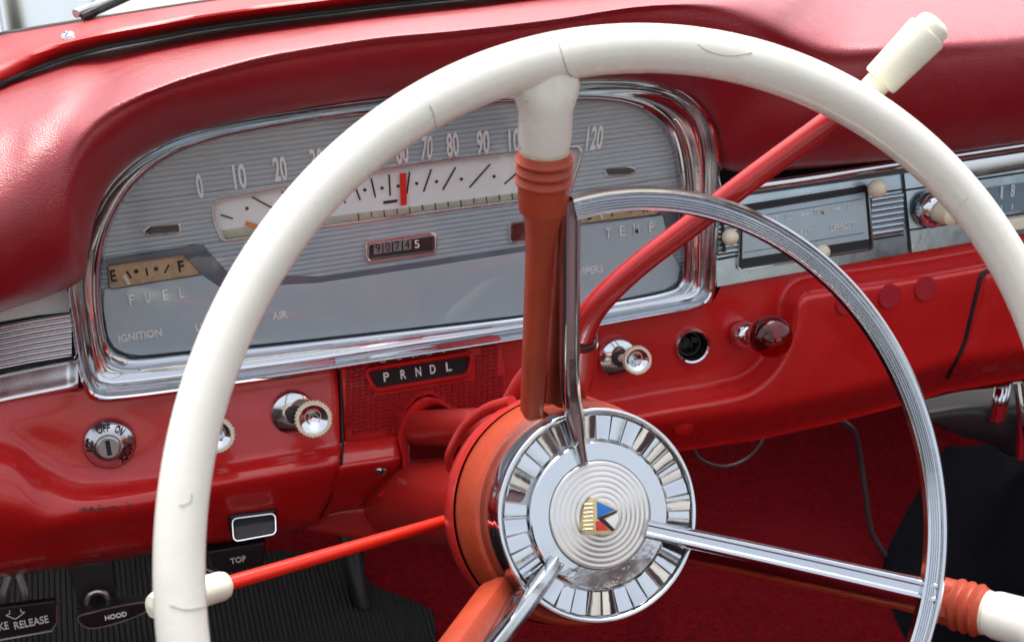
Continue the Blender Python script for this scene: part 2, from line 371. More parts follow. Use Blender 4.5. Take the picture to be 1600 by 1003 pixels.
# ================================================================== DASHBOARD
dash = thing('dashboard', 'red car dashboard with padded vinyl hood and painted lower panel', 'dashboard', P(640, 500, 0))
gasket = [(-120, 178, .10), (0, 128, .118), (60, 104, .124), (110, 87, .128), (170, 72, .132), (245, 58, .134), (330, 42, .136), (450, 26, .138), (600, 8, .139), (750, -8, .140), (905, -24, .140), (1020, -34, .140), (1120, -40, .14)]
pad = [
 [(-120,520,20),(-130,545,55),(-140,500,85),(-150,400,95),(-150,310,75),(-140,240,30),(-120,178,'z',.10)],
 [(20,470,20),(0,487,55),(0,450,80),(-10,350,90),(-5,260,70),(0,185,20),(0,128,'z',.118)],
 [(80,445,20),(75,460,52),(58,410,78),(45,320,86),(48,225,66),(55,155,10),(60,104,'z',.124)],
 [(125,425,20),(128,432,45),(110,385,72),(90,300,80),(92,205,64),(100,135,5),(110,87,'z',.128)],
 [(142,390,20),(137,385,45),(118,330,70),(118,250,78),(135,182,66),(158,115,'z',.127),(170,72,'z',.132)],
 [(162,330,20),(152,320,45),(137,270,70),(150,205,78),(185,150,66),(225,95,'z',.131),(245,58,'z',.134)],
 [(202,275,20),(190,262,45),(180,222,70),(208,166,78),(262,122,68),(312,76,'z',.134),(330,42,'z',.136)],
 [(275,228,20),(267,215,42),(268,180,66),(290,134,77),(345,98,68),(430,54,'z',.137),(450,26,'z',.138)],
 [(400,195,20),(395,182,42),(395,150,66),(402,106,77),(450,74,68),(580,32,'z',.138),(600,8,'z',.139)],
 [(560,168,20),(555,155,42),(555,120,66),(562,77,77),(610,50,68),(730,14,'z',.139),(750,-8,'z',.140)],
 [(700,152,20),(695,139,42),(695,105,66),(702,62,77),(740,38,68),(870,-4,'z',.140),(905,-24,'z',.140)],
 [(850,138,20),(850,126,42),(850,92,66),(858,42,77),(890,22,68),(1000,-16,'z',.140),(1020,-34,'z',.140)],
 [(950,132,20),(955,120,42),(965,75,66),(985,22,77),(1020,4,68),(1110,-22,'z',.140),(1120,-40,'z',.140)],
 [(1030,138,20),(1040,126,42),(1062,75,66),(1090,22,74),(1125,2,62),(1190,-20,'z',.138),(1200,-40,'z',.139)],
 [(1082,162,20),(1095,148,38),(1130,95,58),(1170,48,64),(1200,18,50),(1250,-15,'z',.132),(1260,-40,'z',.135)],
 [(1112,205,20),(1130,192,34),(1175,140,48),(1220,80,52),(1250,42,42),(1300,-10,'z',.124),(1310,-40,'z',.13)],
 [(1130,262,18),(1150,244,28),(1205,185,44),(1290,105,52),(1310,60,40),(1350,-5,'z',.118),(1360,-40,'z',.124)],
 [(1200,268,12),(1210,252,26),(1270,190,46),(1370,102,56),(1385,60,44),(1410,0,'z',.114),(1420,-40,'z',.12)],
 [(1350,256,12),(1355,244,26),(1385,185,48),(1450,95,57),(1460,55,45),(1480,0,'z',.112),(1490,-40,'z',.118)],
 [(1480,242,12),(1485,230,26),(1500,175,48),(1540,90,57),(1550,50,45),(1560,0,'z',.11),(1570,-40,'z',.116)],
 [(1620,222,12),(1620,210,26),(1620,158,48),(1625,80,57),(1630,42,45),(1640,0,'z',.108),(1650,-40,'z',.114)],
 [(1800,196,12),(1800,184,26),(1800,130,48),(1800,58,57),(1800,20,45),(1800,-20,'z',.106),(1800,-60,'z',.112)],
]
for k_, c in enumerate(pad):
    if k_ < 13: t_, l_ = c[0], c[1]; c[0] = (l_[0] + (t_[0] - l_[0]) * .25, l_[1] + (t_[1] - l_[1]) * .25, 0)
net('dash_pad', pad, M['pad'], dash, 8, 8, solid=.0008)
m = MB(); m.grid([[P(x, y, -22) for x in range(420, 1900, 40)] for y in (175, 300, 560)]); m.grid([[P(x, y, -22) for x in (150, 250, 420)] for y in (330, 560)]); m.build('dash_backing', M['blackp'], dash)
strip = [[(-130,182,'z',.104),(-128,172,'z',.112),(-125,140,'z',.122),(-122,108,'z',.13)]]
outer = [(-10, 58), (45, 47), (100, 38), (160, 28), (235, 16), (320, 3), (440, -14), (600, -35), (760, -50), (920, -64), (1040, -74), (1140, -80)]
for (gx, gy, gz), (ox, oy) in zip(gasket[1:], outer):
    strip.append([(gx, gy + 1, 'z', gz + .001), (gx - 1, gy - 4, 'z', gz + .006), ((gx + ox) / 2, (gy + oy) / 2, 'z', gz + .016), (ox, oy, 'z', gz + .018)])
net('windscreen_trim_strip', strip, M['strip'], dash, 6, 6, solid=.002)
gl = [PZ(a, b + 1, z + .003) for a, b, z in gasket]
m = MB(); m.tube(spline(gl, 8), .0017, 10); m.build('lower_gasket', M['gasket'], dash)
og = [PZ(-122, 108, .13)] + [PZ(a, b, g[2] + .018) for (a, b), g in zip(outer, gasket[1:])]
m = MB(); m.tube(spline(og, 8), .0018, 10); m.build('upper_gasket', M['gasket'], dash)
so = spline(og, 8); m = MB()
m.grid([[p + Vector((0, d * .35, d * .9)) * .4 for p in so] for d in (0, .5, 1)]); m.build('glass', M['pane'], ws)
def screw(px, py, w, r, parent, z=None, ax=(0, -1, 0), name='screw'):
    o = PZ(px, py, z) if z else P(px, py, w); ax = Vector(ax).normalized()
    m = MB(); m.revolve([(r, -.001), (r, .0003), (r * .85, .0011), (r * .4, .0017), (0.00001, .0018)], o, ax, 24)
    x = ax.cross(Vector((.3, 0, 1))).normalized(); y = ax.cross(x)
    for a, b in ((x, y), (y, x)):
        q = [o + ax * .00195 + a * sx * r * .6 + b * sy * r * .12 for sx, sy in ((-1, -1), (1, -1), (1, 1), (-1, 1))]
        m.add(q, [(0, 1, 2, 3)], 1, False)
    return m.build(name, [M['chrome2'], M['black']], parent)
screw(106, 56, 0, .0042, dash, z=.146, ax=(-.1, -.55, .8))

# lower left painted panel
left = [
 [(-170,655,14),(-170,690,20),(-165,712,30),(-160,745,42),(-160,800,52),(-160,860,34),(-160,925,8),(-160,935,-25)],
 [(-60,640,14),(-60,668,18),(-55,690,26),(-50,730,42),(-45,790,50),(-50,850,32),(-60,905,8),(-60,915,-25)],
 [(0,628,14),(0,655,18),(8,690,24),(22,740,40),(28,800,48),(10,850,32),(0,893,8),(0,903,-25)],
 [(55,618,14),(58,655,18),(62,715,22),(74,775,40),(76,815,46),(66,850,30),(60,884,8),(60,894,-25)],
 [(130,608,14),(130,660,18),(132,745,24),(132,783,41),(132,808,43),(130,840,28),(130,873,8),(130,884,-25)],
 [(240,600,14),(240,645,18),(240,738,28),(240,768,42),(240,792,44),(240,824,28),(240,856,8),(240,866,-25)],
 [(330,590,14),(330,635,18),(330,718,30),(330,748,42),(330,768,44),(330,808,28),(330,843,8),(330,853,-25)],
 [(430,575,14),(430,620,18),(430,702,30),(430,730,42),(430,750,44),(430,794,28),(430,829,8),(430,839,-25)],
 [(524,560,14),(528,605,18),(531,686,30),(531,712,42),(529,733,44),(515,777,28),(497,812,8),(497,822,-25)],
]
net('lower_panel', left, M['paint'], dash, 8, 8, solid=.002)
# worn patch on the ridge
m = MB()
for k_ in range(46):
    u = random.random(); x = 122 + 84 * u; y = 797 - 8 * u + random.gauss(0, 1.6); a_ = random.uniform(1, 6) * (1 - abs(u - .55)); b_ = random.uniform(.5, 1.7)
    ps = [P(x + a_ * math.cos(t) * random.uniform(.6, 1.2), y + b_ * math.sin(t) * random.uniform(.6, 1.2) - a_ * math.cos(t) * .12, 44.9 + k_ * .008) for t in [2 * PI * q / 9 for q in range(9)]]
    m.add(ps, [tuple(range(9))], 0, False)
m.build('worn_paint_patch', mat('bare_primer', (.09, .06, .06), .7, var=.4, vscale=400), dash)

# centre panel (textured) with raised cells
def inpoly(x, y, poly):
    c = False; n = len(poly)
    for i in range(n):
        x1, y1 = poly[i]; x2, y2 = poly[i - 1]
        if (y1 > y) != (y2 > y) and x < (x2 - x1) * (y - y1) / (y2 - y1) + x1: c = not c
    return c
cpoly = [(533, 572), (783, 528), (792, 600), (800, 660), (725, 655), (705, 638), (690, 624), (672, 616), (652, 622), (636, 640), (624, 665), (617, 680), (540, 690)]
prism('selector_panel', cpoly, 6, 20, M['paint'], dash)
m = MB()
tw = (578, 568); trap = [(560, 566), (750, 534), (742, 596), (588, 622)]
for r_ in range(18):
    for c_ in range(27):
        px = 541 + c_ * 9.2; py = 578 + r_ * 6.2 - (px - 541) * .166
        quad = [(px, py), (px + 7.6, py - 1.26), (px + 7.6, py + 3.2), (px, py + 4.5)]
        cx, cy = px + 3.8, py + 2
        if not all(inpoly(a, b, cpoly) for a, b in ((cx - 6, cy), (cx + 6, cy), (cx, cy - 5), (cx, cy + 6))): continue
        if inpoly(cx, cy, trap): continue
        fr = [P(a, b, 21.2) for a, b in quad]; c0 = sum(fr, Vector()) / 4
        fr2 = [c0 + (v - c0) * .8 for v in fr]; bk = [v + Vector((0, .0012, 0)) for v in fr]
        m.add(fr2 + bk, [(0, 1, 2, 3)] + [(i, (i + 1) % 4, (i + 1) % 4 + 4, i + 4) for i in range(4)], 0, False)
m.build('basket_weave_texture', M['redtex'], dash)
# block under the textured panel and its sloping underside
blk = [[(536,688,19),(531,696,30),(531,722,40),(527,738,42),(515,775,26),(498,812,4)],
       [(560,686,19),(557,693,30),(557,718,40),(553,733,42),(540,768,26),(520,802,4)],
       [(590,682,19),(588,689,30),(588,714,40),(584,728,42),(573,760,26),(556,792,4)],
       [(616,678,19),(618,684,30),(621,708,40),(620,723,42),(612,752,26),(596,776,4)],
       [(624,676,10),(626,684,20),(629,706,28),(630,722,30),(622,750,20),(602,776,0)]]
net('panel_block', blk, M['paint'], dash, 6, 6, solid=.002)
m = MB(); m.tube([P(532, 578, 17), P(534, 640, 20), P(536, 690, 28), P(534, 722, 42), P(520, 772, 26), P(499, 810, 6)], .0008, 6); m.build('panel_seam', M['black'], dash)
screw(596, 735, 39, .0042, dash)
# arched hood over the column
oa = [(588, 775), (610, 752), (626, 735), (625, 705), (621, 680), (630, 652), (645, 631), (664, 620), (684, 622), (702, 632), (720, 648), (734, 668)]
ia = [(606, 778), (628, 757), (640, 735), (641, 708), (641, 682), (648, 661), (660, 644), (674, 635), (688, 634), (700, 640), (714, 652), (726, 672)]
prof = [(0, 12), (0, 34), (.08, 39), (.25, 41), (.7, 41), (.92, 38), (1, 34), (1, 0)]
m = MB(); o_ = spline([(a, b, 0) for a, b in oa], 6); i_ = spline([(a, b, 0) for a, b in ia], 6)
m.grid([[P(a.x + (b.x - a.x) * t, a.y + (b.y - a.y) * t, w) for a, b in zip(o_, i_)] for t, w in prof]); m.build('column_arch', M['paint'], dash, auto=60)

# lower right painted panel as a height field
crease = [(1780, 352), (1600, 390), (1512, 408), (1400, 427), (1290, 443), (1252, 451), (1234, 470), (1226, 510), (1206, 562), (1170, 597), (1120, 612), (1040, 625), (920, 648), (780, 674), (700, 690)]
crease = [(v.x, v.y) for v in spline([(a, b, 0) for a, b in crease], 5)]
creg = crease + [(700, 1000), (1800, 1000)]
def pdist(x, y, pl):
    best = 1e9
    for (x1, y1), (x2, y2) in zip(pl[:-1], pl[1:]):
        dx, dy = x2 - x1, y2 - y1; t = max(0, min(1, ((x - x1) * dx + (y - y1) * dy) / (dx * dx + dy * dy)))
        best = min(best, math.hypot(x - x1 - t * dx, y - y1 - t * dy))
    return best
def interp(x, pts):
    for (a, b), (c, d) in zip(pts[:-1], pts[1:]):
        if x <= c: return b + (d - b) * (x - a) / (c - a)
    return pts[-1][1]
TOPR = [(770, 530), (1115, 470), (1130, 440), (1420, 388), (1600, 360), (1800, 325)]
BOTR = [(770, 728), (900, 722), (1060, 705), (1180, 688), (1300, 662), (1400, 636), (1480, 612), (1600, 592), (1800, 560)]
def right_w(px, py):
    d = pdist(px, py, crease); s = d if inpoly(px, py, creg) else -d
    w = 13 + 26 * smooth(-16, 20, s)
    b = interp(px, BOTR); w -= 34 * smooth(60, 0, b - py) ** 1.5
    w -= 9 * smooth(20, 190, s)
    return w
rows = []
for j in range(0, 91):
    v = j / 90; row = []
    for i in range(0, 258):
        px = 770 + i * 4; t, b = interp(px, TOPR), interp(px, BOTR); py = t + (b - t) * v
        row.append(P(px, py, right_w(px, py)))
    rows.append(row)
rows.append([p + Vector((0, .04, -.002)) for p in rows[-1]])
m = MB(); m.grid(rows)
def _hole(f):
    c = sum((Vector(m.v[i]) for i in f), Vector()) / len(f); return (c - P(1081, 540, 13)).length < .0112
keep = [i for i, f in enumerate(m.f) if not _hole(f)]
m.f = [m.f[i] for i in keep]; m.m = [m.m[i] for i in keep]; m.sm = [m.sm[i] for i in keep]
m.build('right_lower_panel', M['paint'], dash, auto=70)
# glove box door
gd = []
for j in range(0, 31):
    v = j / 30; row = []
    for i in range(0, 21):
        u = i / 20
        lx = interp(v, [(0, 1541), (.3, 1534), (.65, 1514), (1, 1487)]); ly = 428 + v * (588 - 428)
        rx = 1790; ry = 385 + v * (545 - 385)
        px = lx + (rx - lx) * u; py = ly + (ry - ly) * u
        row.append(P(px, py, right_w(px, py) + 2.2 - 2 * (1 if i == 0 or j in (0, 30) else 0)))
    gd.append(row)
m = MB(); m.grid(gd); door = m.build('glove_box_door', M['paint'], dash)
m = MB(); gx = spline([(1600, 416, 0), (1560, 421, 0), (1536, 427, 0), (1528, 450, 0), (1518, 490, 0), (1505, 540, 0), (1480, 590, 0)], 8)
m.tube([P(v.x, v.y, right_w(v.x, v.y) + .4) for v in gx], .0016, 8); m.build('glove_box_gap', M['black'], dash)
for px, py, r in [(1390, 463, 22), (1446, 451, 22), (1322, 474, 20)]:
    m = MB(); m.revolve([(.0001, .0009), (r / F * .8 * 1.0, .0009), (r / F * .82, .0004), (r / F * .82, -.001)], P(px, py, right_w(px, py) + .6), (.05, -1, .05), 32)
    tag(m.build('felt_disc', M['sticker'], dash), 'dark red round felt disc stuck below the radio')
m = MB(); m.revolve([(.0001, .003), (.005, .0026), (.0075, .001), (.008, -.002)], P(1068, 668, right_w(1068, 668)), (0, -1, -.25), 32); m.build('hole_plug', M['plug'], dash)

# chrome mouldings left of the cluster
prism('upper_trim_plate', [(-160, 500), (30, 440), (112, 425), (112, 488), (60, 493), (-160, 530)], 4, 8, M['dial'], dash)
m = MB(); k = 8; rows = []
for j in range(k * 6 + 1):
    t = j / (k * 6); w = 12 + 1.8 * abs(math.sin(PI * t * k)) ** .6
    rows.append([P(-160, 541 + t * 66, w), P(0, 509 + t * 67, w), P(50, 499 + t * 67, w), P(112, 489 + t * 67, w)])
m.grid(rows); m.build('ribbed_moulding', M['chrome2'], dash)
prism('moulding_gap', [(-160, 500), (112, 470), (118, 600), (-160, 645)], 2, 7, M['black'], dash)
net('flat_moulding', [[(-160,618,4),(-160,621,9),(-160,648,16),(-160,664,20),(-160,668,12)], [(0,581,4),(0,584,9),(0,611,16),(0,629,20),(0,632,12)], [(122,556,4),(122,560,9),(122,587,16),(122,604,20),(122,608,12)]], M['satinb'], dash, 6, 5)

# ================================================================== INSTRUMENT CLUSTER
clu = thing('instrument_cluster', 'wide chrome framed instrument cluster with grey ribbed dial face', 'instrument cluster', P(640, 560, 0))
BO = [(150,627),(133,612),(122,575),(112,510),(103,450),(110,400),(128,345),(158,290),(203,245),(268,212),(370,187),(520,163),(700,138),(850,124),(950,118),(1022,124),(1074,141),(1110,176),(1127,230),(1128,290),(1121,380),(1119,440),(1112,470),(1085,484),(1000,500),(850,527),(650,560),(450,592),(300,613),(190,627)]
BI = [(195,552),(178,543),(168,525),(161,480),(160,435),(165,385),(180,340),(213,288),(265,248),(335,220),(440,198),(560,181),(700,168),(830,162),(930,160),(985,168),(1020,187),(1042,215),(1053,255),(1060,310),(1063,370),(1063,420),(1058,441),(1040,453),(970,468),(820,492),(640,513),(440,535),(300,548),(220,556)]
ringloft('outer_bezel', BO, BI, [(0, 6), (0, 26), (.03, 30), (.08, 32.5), (.13, 31.5), (.17, 27), (.20, 21), (.24, 16), (.30, 14)], M['chrome2'], clu)
ringloft('inner_bezel', BO, BI, [(.30, 14), (.33, 14.6), (.36, 13), (.5, 10.5), (.62, 9.4), (.69, 9.2), (.72, 10.5), (.75, 13.5), (.82, 15), (.90, 14), (.94, 10), (.97, 6), (1.0, 3), (1.0, -8)], M['chrome'], clu)
# speedometer window outline
SW = [(335,322),(337,345),(346,370),(352,374),(450,360),(560,345),(700,326),(815,311),(880,303),(888,300),(900,262),(907,238),(903,232),(808,240),(700,252),(600,267),(500,285),(420,299),(343,313)]
def ribs(name, zones, holes, mats, parent):
    zs = [p.z for pl in zones for p in pl]; z0, z1 = min(zs), max(zs); pitch = .00325; n = 24
    m = MB(); prev = None; j = 0; z = z0 + 1e-5
    polys = zones + holes
    while z < z1:
        t = (j % n) / n; y = -.0001 - .00085 * math.sqrt(max(0, 1 - (2 * t - 1) ** 2))
        xs = []
        for pl in polys:
            for a in range(len(pl)):
                p, q = pl[a - 1], pl[a]
                if (p.z > z) != (q.z > z): xs.append(p.x + (q.x - p.x) * (z - p.z) / (q.z - p.z))
        xs.sort(); row = [Vector((x, y, z)) for x in xs]
        if prev and len(prev) == len(row):
            for k in range(0, len(row) - 1, 2): m.add([prev[k], prev[k + 1], row[k + 1], row[k]], [(0, 1, 2, 3)])
        prev = row; z += pitch / n; j += 1
    return m.build(name, mats, parent, auto=75)
zone = [P(v.x, v.y, 0) for v in spline([(a, b, 0) for a, b in BI], 6, True)]
hole = [P(v[0], v[1], 0) for v in SW]
ribs('ribbed_dial_face', [zone], [hole], M['face'], clu)
bp_ = [P(v.x, v.y, -8) for v in spline([(a, b, 0) for a, b in BI], 4, True)]
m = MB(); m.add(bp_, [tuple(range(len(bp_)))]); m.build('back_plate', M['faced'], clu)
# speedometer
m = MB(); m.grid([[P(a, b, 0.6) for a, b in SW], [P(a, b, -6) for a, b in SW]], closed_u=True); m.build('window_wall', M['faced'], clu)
frame('speedometer_frame', SW, 5, .3, 2.2, M['satinb'], clu, r=3)
dl = [P(a + (-10 if a < 400 else 10 if a > 870 else 0), b, -5.5) for a, b in SW]; m = MB(); m.add(dl, [tuple(range(len(dl)))], 0, False)
dial = m.build('speedometer_dial', M['dial'], clu)
def bar(m, a, b, t, w, mi=0, th=.3):
    """flat bar between two pixels, t px thick"""
    A, B = P(a[0], a[1], w), P(b[0], b[1], w); d = (B - A).normalized(); s = d.cross(Vector((0, 1, 0))) * (t / 2 / F * .84); y = Vector((0, th / 1000, 0))
    fr = [A - s, B - s, B + s, A + s]; m.add(fr + [v + y for v in fr], [(0, 1, 2, 3), (0, 4, 5, 1), (1, 5, 6, 2), (2, 6, 7, 3), (3, 7, 4, 0)], mi, False)
ag = [(346, 360), (560, 333), (640, 324), (700, 316), (815, 301), (888, 292), (888, 301), (815, 311), (700, 325), (560, 345), (352, 373)]
m = MB(); pts = [P(a, b, -4.9) for a, b in ag]; m.add(pts, [tuple(range(len(pts)))], 0, False); m.build('aged_lower_strip', M['aged'], dial)
m = MB()
for a, b in [((580,279),(587,309)),((608,273),(610,306)),((640,269),(636,303)),((674,265),(662,300)),((712,262),(692,297)),((766,257),(734,293)),((816,264),(788,288)),((552,283),(563,313)),((524,288),(540,318)),((490,294),(515,322)),((394,308),(427,326)),((345,336),(364,342)),((440,300),(478,322)),((875,258),(840,286))]:
    bar(m, a, b, 2.4, -4.6)
for a, b in [(386,326),(570,297),(597,294),(622,291),(651,287),(682,284),(721,280),(772,276),(835,268)]:
    m.revolve([(.0001, .0002), (.0011, .0002)], P(a, b, -4.9), (0, -1, 0), 16)
bar(m, (599, 317), (621, 314), 4.5, -4.6)
for k, x in enumerate(range(560, 830, 20)):
    y = 345 - (x - 560) * .133; bar(m, (x, y - 11), (x + 1, y - (3 if k % 2 else 0)), 1.5, -4.4)
m.build('dial_markings', M['black'], dial)
m = MB(); bar(m, (630, 271), (631, 321), 9.5, -2.8, th=1); m.build('speed_needle', M['needle'], dial)
m = MB(); bar(m, (384, 349), (402, 355), 7, -4.2); m.build('trip_pointer', M['orangem'], dial)
for s, x, y, w_, h_, sh in [('0',312,291,10,38,0),('10',374.5,276,22,38,0),('20',437.5,264,23,38,0),('30',495,251,23,37,0),('40',541,245,23,37,0),('50',585,240,23,37,0),('60',628,237,22,37,0),('70',667,231.5,20,37,.12),('80',707,226.5,22,37,.03),('90',754.5,223,23,37,.05),('100',809,219,34,36,.05),('110',868,217,26,36,.1),('120',929,216,30,36,.16)]:
    txt(s, x, y, w_ * .9, h_ * 1.03, 1.6, M['letter'], clu, name='speed_numeral', bold=.022, shear=sh, depth=.0006)
# odometer
ow_ = [(578,384),(676,370),(676,391),(578,404)]
od = frame('odometer_frame', ow_, 8, .6, 3.4, M['satinb'], clu, r=3)
m = MB(); m.add([P(a, b, 1.3) for a, b in ow_], [(0, 1, 2, 3)], 0, False); m.build('odometer_window', M['black'], od)
for i, c in enumerate('9074'):
    x = 590.5 + i * 15.3; y = 388 - i * 2.1
    m = MB(); q = [P(x - 6.5, y - 8, 1.7), P(x + 6.5, y - 9.8, 1.7), P(x + 6.5, y + 7.8, 1.7), P(x - 6.5, y + 9.6, 1.7)]; m.add(q, [(0, 1, 2, 3)], 0, False); m.build('digit_wheel', M['wheelg'], od)
    txt(c, x, y, 7.5, 13.5, 1.9, M['black'], od, name='digit', bold=0.0, depth=.0002)
txt('5', 651.5, 381.5, 8, 13, 1.9, M['dial'], od, name='digit', bold=.01, depth=.0002)
# turn arrows
for nm, a in (('left', [(221,364),(232,354),(284,349),(286,362),(233,368)]), ('right', [(942,264),(984,261),(996,266),(984,273),(946,275)])):
    f = frame('turn_signal_arrow', [(p[0] + (sum(q[0] for q in a) / 5 - p[0]) * .18, p[1] + (sum(q[1] for q in a) / 5 - p[1]) * .3) for p in a], 3.5, .6, 3, M['satinb'], clu, r=1.5)
    c = (sum(q[0] for q in a) / 5, sum(q[1] for q in a) / 5)
    m = MB(); m.add([P(p[0] + (c[0] - p[0]) * .18, p[1] + (c[1] - p[1]) * .3, 1.2) for p in a], [tuple(range(5))], 0, False); m.build('arrow_window', M['black'], f)
# warning light right of centre
wl = [(800,351),(852,344),(852,370),(800,377)]
f = frame('warning_light', wl, 5, .6, 3, M['satinb'], clu); m = MB(); m.add([P(a, b, 1.3) for a, b in wl], [(0, 1, 2, 3)], 0, False); m.build('warning_lens', mat('dark_red_lens', (.10, .004, .006), .15), f)
# lower flat panel with the two gauge pods
TILT = lambda x, y: (y - (470 - (x - 500) * .15)) * .025
LP = [(170,451),(316,430),(345,450),(500,442),(650,420),(811,395),(880,384),(893,352),(1036,337),(1050,395),(1063,420),(1058,441),(1040,453),(970,468),(820,492),(640,513),(440,535),(300,548),(220,556),(195,552),(178,543),(168,525),(161,480),(163,452)]
prism('lower_dial_panel', LP, .2, 5, M['face'], clu, bevel=.0008)
_t = TILT
def PS(x, y, w):
    global TILT
    TILT = None; q = P(x, y, w if w < 2 else w - .1 + _t(x, y)); TILT = _t; return q
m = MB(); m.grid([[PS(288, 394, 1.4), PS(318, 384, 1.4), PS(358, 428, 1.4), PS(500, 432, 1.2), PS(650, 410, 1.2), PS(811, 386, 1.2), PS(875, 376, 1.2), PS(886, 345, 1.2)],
                  [PS(312, 428, 4.9), PS(317, 430, 4.9), PS(346, 451, 4.9), PS(500, 443, 4.9), PS(650, 421, 4.9), PS(811, 396, 4.9), PS(880, 385, 4.9), PS(893, 353, 4.9)]], smooth=False); m.build('pod_slope', M['faced'], clu)  # dark pod wall, plus a strip painting in the shadow line above the panel
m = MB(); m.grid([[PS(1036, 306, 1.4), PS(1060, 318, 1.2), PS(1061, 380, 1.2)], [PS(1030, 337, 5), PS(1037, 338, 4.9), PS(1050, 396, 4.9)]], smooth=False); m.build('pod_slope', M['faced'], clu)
# fuel gauge
TILT = None
fw = [(169,416),(286,398),(313,428),(172,451)]
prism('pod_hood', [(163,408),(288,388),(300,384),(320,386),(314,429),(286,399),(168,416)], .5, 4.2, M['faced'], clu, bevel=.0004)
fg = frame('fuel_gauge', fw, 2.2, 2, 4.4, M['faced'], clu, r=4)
m = MB(); m.add([P(a, b, 2.4) for a, b in corner(fw, 4)], [tuple(range(24))], 0, False); m.build('gauge_face', M['tan'], fg)
txt('E', 177, 431, 8.5, 19, 2.7, M['black'], fg, name='gauge_letter', bold=.02)
txt('F', 283, 416, 9, 18, 2.7, M['black'], fg, name='gauge_letter', bold=.02)
m = MB(); bar(m, (198,424), (205,435), 2.8, 2.7); bar(m, (228,419), (231,431), 2.8, 2.7); bar(m, (264,414), (257,427), 2.8, 2.7)
for a, b in ((213, 424), (244, 420)): m.revolve([(.0001, .0002), (.0014, .0002)], P(a, b, 2.6), (0, -1, 0), 16)
m.build('gauge_markings', M['black'], fg)
m = MB(); bar(m, (194, 430), (202, 445), 4.5, 3.4, th=.5); m.build('gauge_pointer', M['ivory'], fg)
# temperature gauge
tw_ = [(914,322),(1028,309),(1029,334),(902,350)]
tg = frame('temperature_gauge', tw_, 2.2, 2, 5, M['faced'], clu, r=5)
m = MB(); m.add([P(a, b, 2.4) for a, b in corner(tw_, 5)], [tuple(range(24))], 0, False); m.build('gauge_face', M['tan'], tg)
txt('C', 920, 336, 8, 16, 2.7, M['black'], tg, name='gauge_letter'); txt('H', 1008, 324, 8, 16, 2.7, M['black'], tg, name='gauge_letter')
m = MB(); bar(m, (958,326), (956,338), 2.4, 2.7); bar(m, (990,318), (984,332), 2.4, 2.7); m.build('gauge_markings', M['black'], tg)
m = MB(); bar(m, (936, 330), (942, 342), 4, 3.4, th=.5); m.build('gauge_pointer', M['ivory'], tg)
TILT = lambda x, y: (y - (470 - (x - 500) * .15)) * .025
for c, x, y in [('F',206,468.5),('U',231,464.5),('E',258.5,460.5),('L',284,457.5)]: txt(c, x, y, 8, 17, 5.5, M['letter'], clu, bold=.012, depth=.0009)
for c, x, y in [('T',950,364),('E',972,360.5),('M',994,357.5),('P',1018,354.5)]: txt(c, x, y, 9, 16.5, 5.5, M['letter'], clu, bold=.012, depth=.0009)
for s, x, y, w_ in [('IGNITION',219,524,66),('LIGHTS',331,508,50),('AIR',437,492.5,24),('WIPERS',919,423,49),('LIGHTER',1011,409,48)]:
    txt(s, x, y, w_, 12.5, 5.3, M['letter'], clu, bold=.03)
TILT = None
lz = [P(v.x, v.y, 9.5) for v in spline([(a, b, 0) for a, b in BI], 4, True)]
m = MB(); m.add(lz, [tuple(range(len(lz)))], 0, False); m.build('clear_lens', M['lens'], clu)

# gear selector window
sel = thing('gear_selector_display', 'black PRNDL gear selector window in red textured panel', 'gear indicator', P(655, 590, 20))
so_ = [(577,582),(733,557),(727,582),(589,605)]
frame('selector_frame', so_, 9, 20, 25, M['paint'], sel, r=5)
m = MB(); m.add([P(a, b, 21.4) for a, b in so_], [(0, 1, 2, 3)], 0, False); m.build('selector_window', M['blackp'], sel)
for c, x, y in [('P',603.5,588.5),('R',630,584.5),('N',653.5,580.5),('D',676,576.5),('L',701,572.5)]: txt(c, x, y, 9, 15, 21.9, M['letter'], sel, name='selector_letter', bold=.02)

# ================================================================== HEATER CONTROL + RADIO
TILT = lambda x, y: (y - (352 - (x - 1260) * .165)) * .085 + 3
ht = thing('heater_control', 'chrome heater control panel with pale blue TEMP and DEFROST plate', 'heater control', P(1260, 400, 10))
prism('mounting_plate', [(1110,306),(1408,264),(1421,396),(1120,449)], 0, 9, M['satin'], ht, bevel=.0006)
top_rail = thing('chrome_rail', 'long dark chrome rail under the padded dash right of the cluster', 'trim', P(1380, 255, 20))
m = MB(); m.tube([P(1120, 300, 14), P(1260, 280, 16), P(1400, 258, 16), P(1600, 228, 16), P(1800, 198, 16)], .0036, 14); m.build('rail', M['chrome2'], top_rail)
m = MB(); m.grid([[P(1116, 303, 12), P(1400, 262, 12), P(1800, 203, 12)], [P(1118, 313, 10.5), P(1402, 273, 10.5), P(1800, 214, 10.5)]]); m.build('rail_flange', M['gasket'], top_rail)
ho = [(1159,322),(1354,291),(1362,388),(1156,420)]
frame('opening_frame', ho, 4, 8.6, 11.5, M['chrome2'], ht, r=5)
m = MB(); m.add([P(a, b, 9.3) for a, b in ho], [(0, 1, 2, 3)], 0, False); m.build('opening', M['black'], ht)
prism('printed_plate', [(1161,333),(1352,301),(1358,374),(1160,405)], 9.2, 10.6, mat('pale_blue_plate', (.40, .49, .53), .35, .2, var=.08), ht)
m = MB(); bar(m, (1166, 341), (1348, 311), 1.2, 10.8); bar(m, (1163, 395), (1350, 364), 1.2, 10.8); m.build('plate_line', M['faced'], ht)
for s, x, y, w_, h_ in [('OFF',1208,342,17,9),('LO',1232,339,12,10),('TEMP',1282,331,24,10),('HI',1330,325,11,11),('HEAT',1256,364,22,10),('DEFROST',1316,354,42,11)]:
    txt(s, x, y, w_, h_, 10.8, M['letter'], ht, bold=.012)
m = MB()
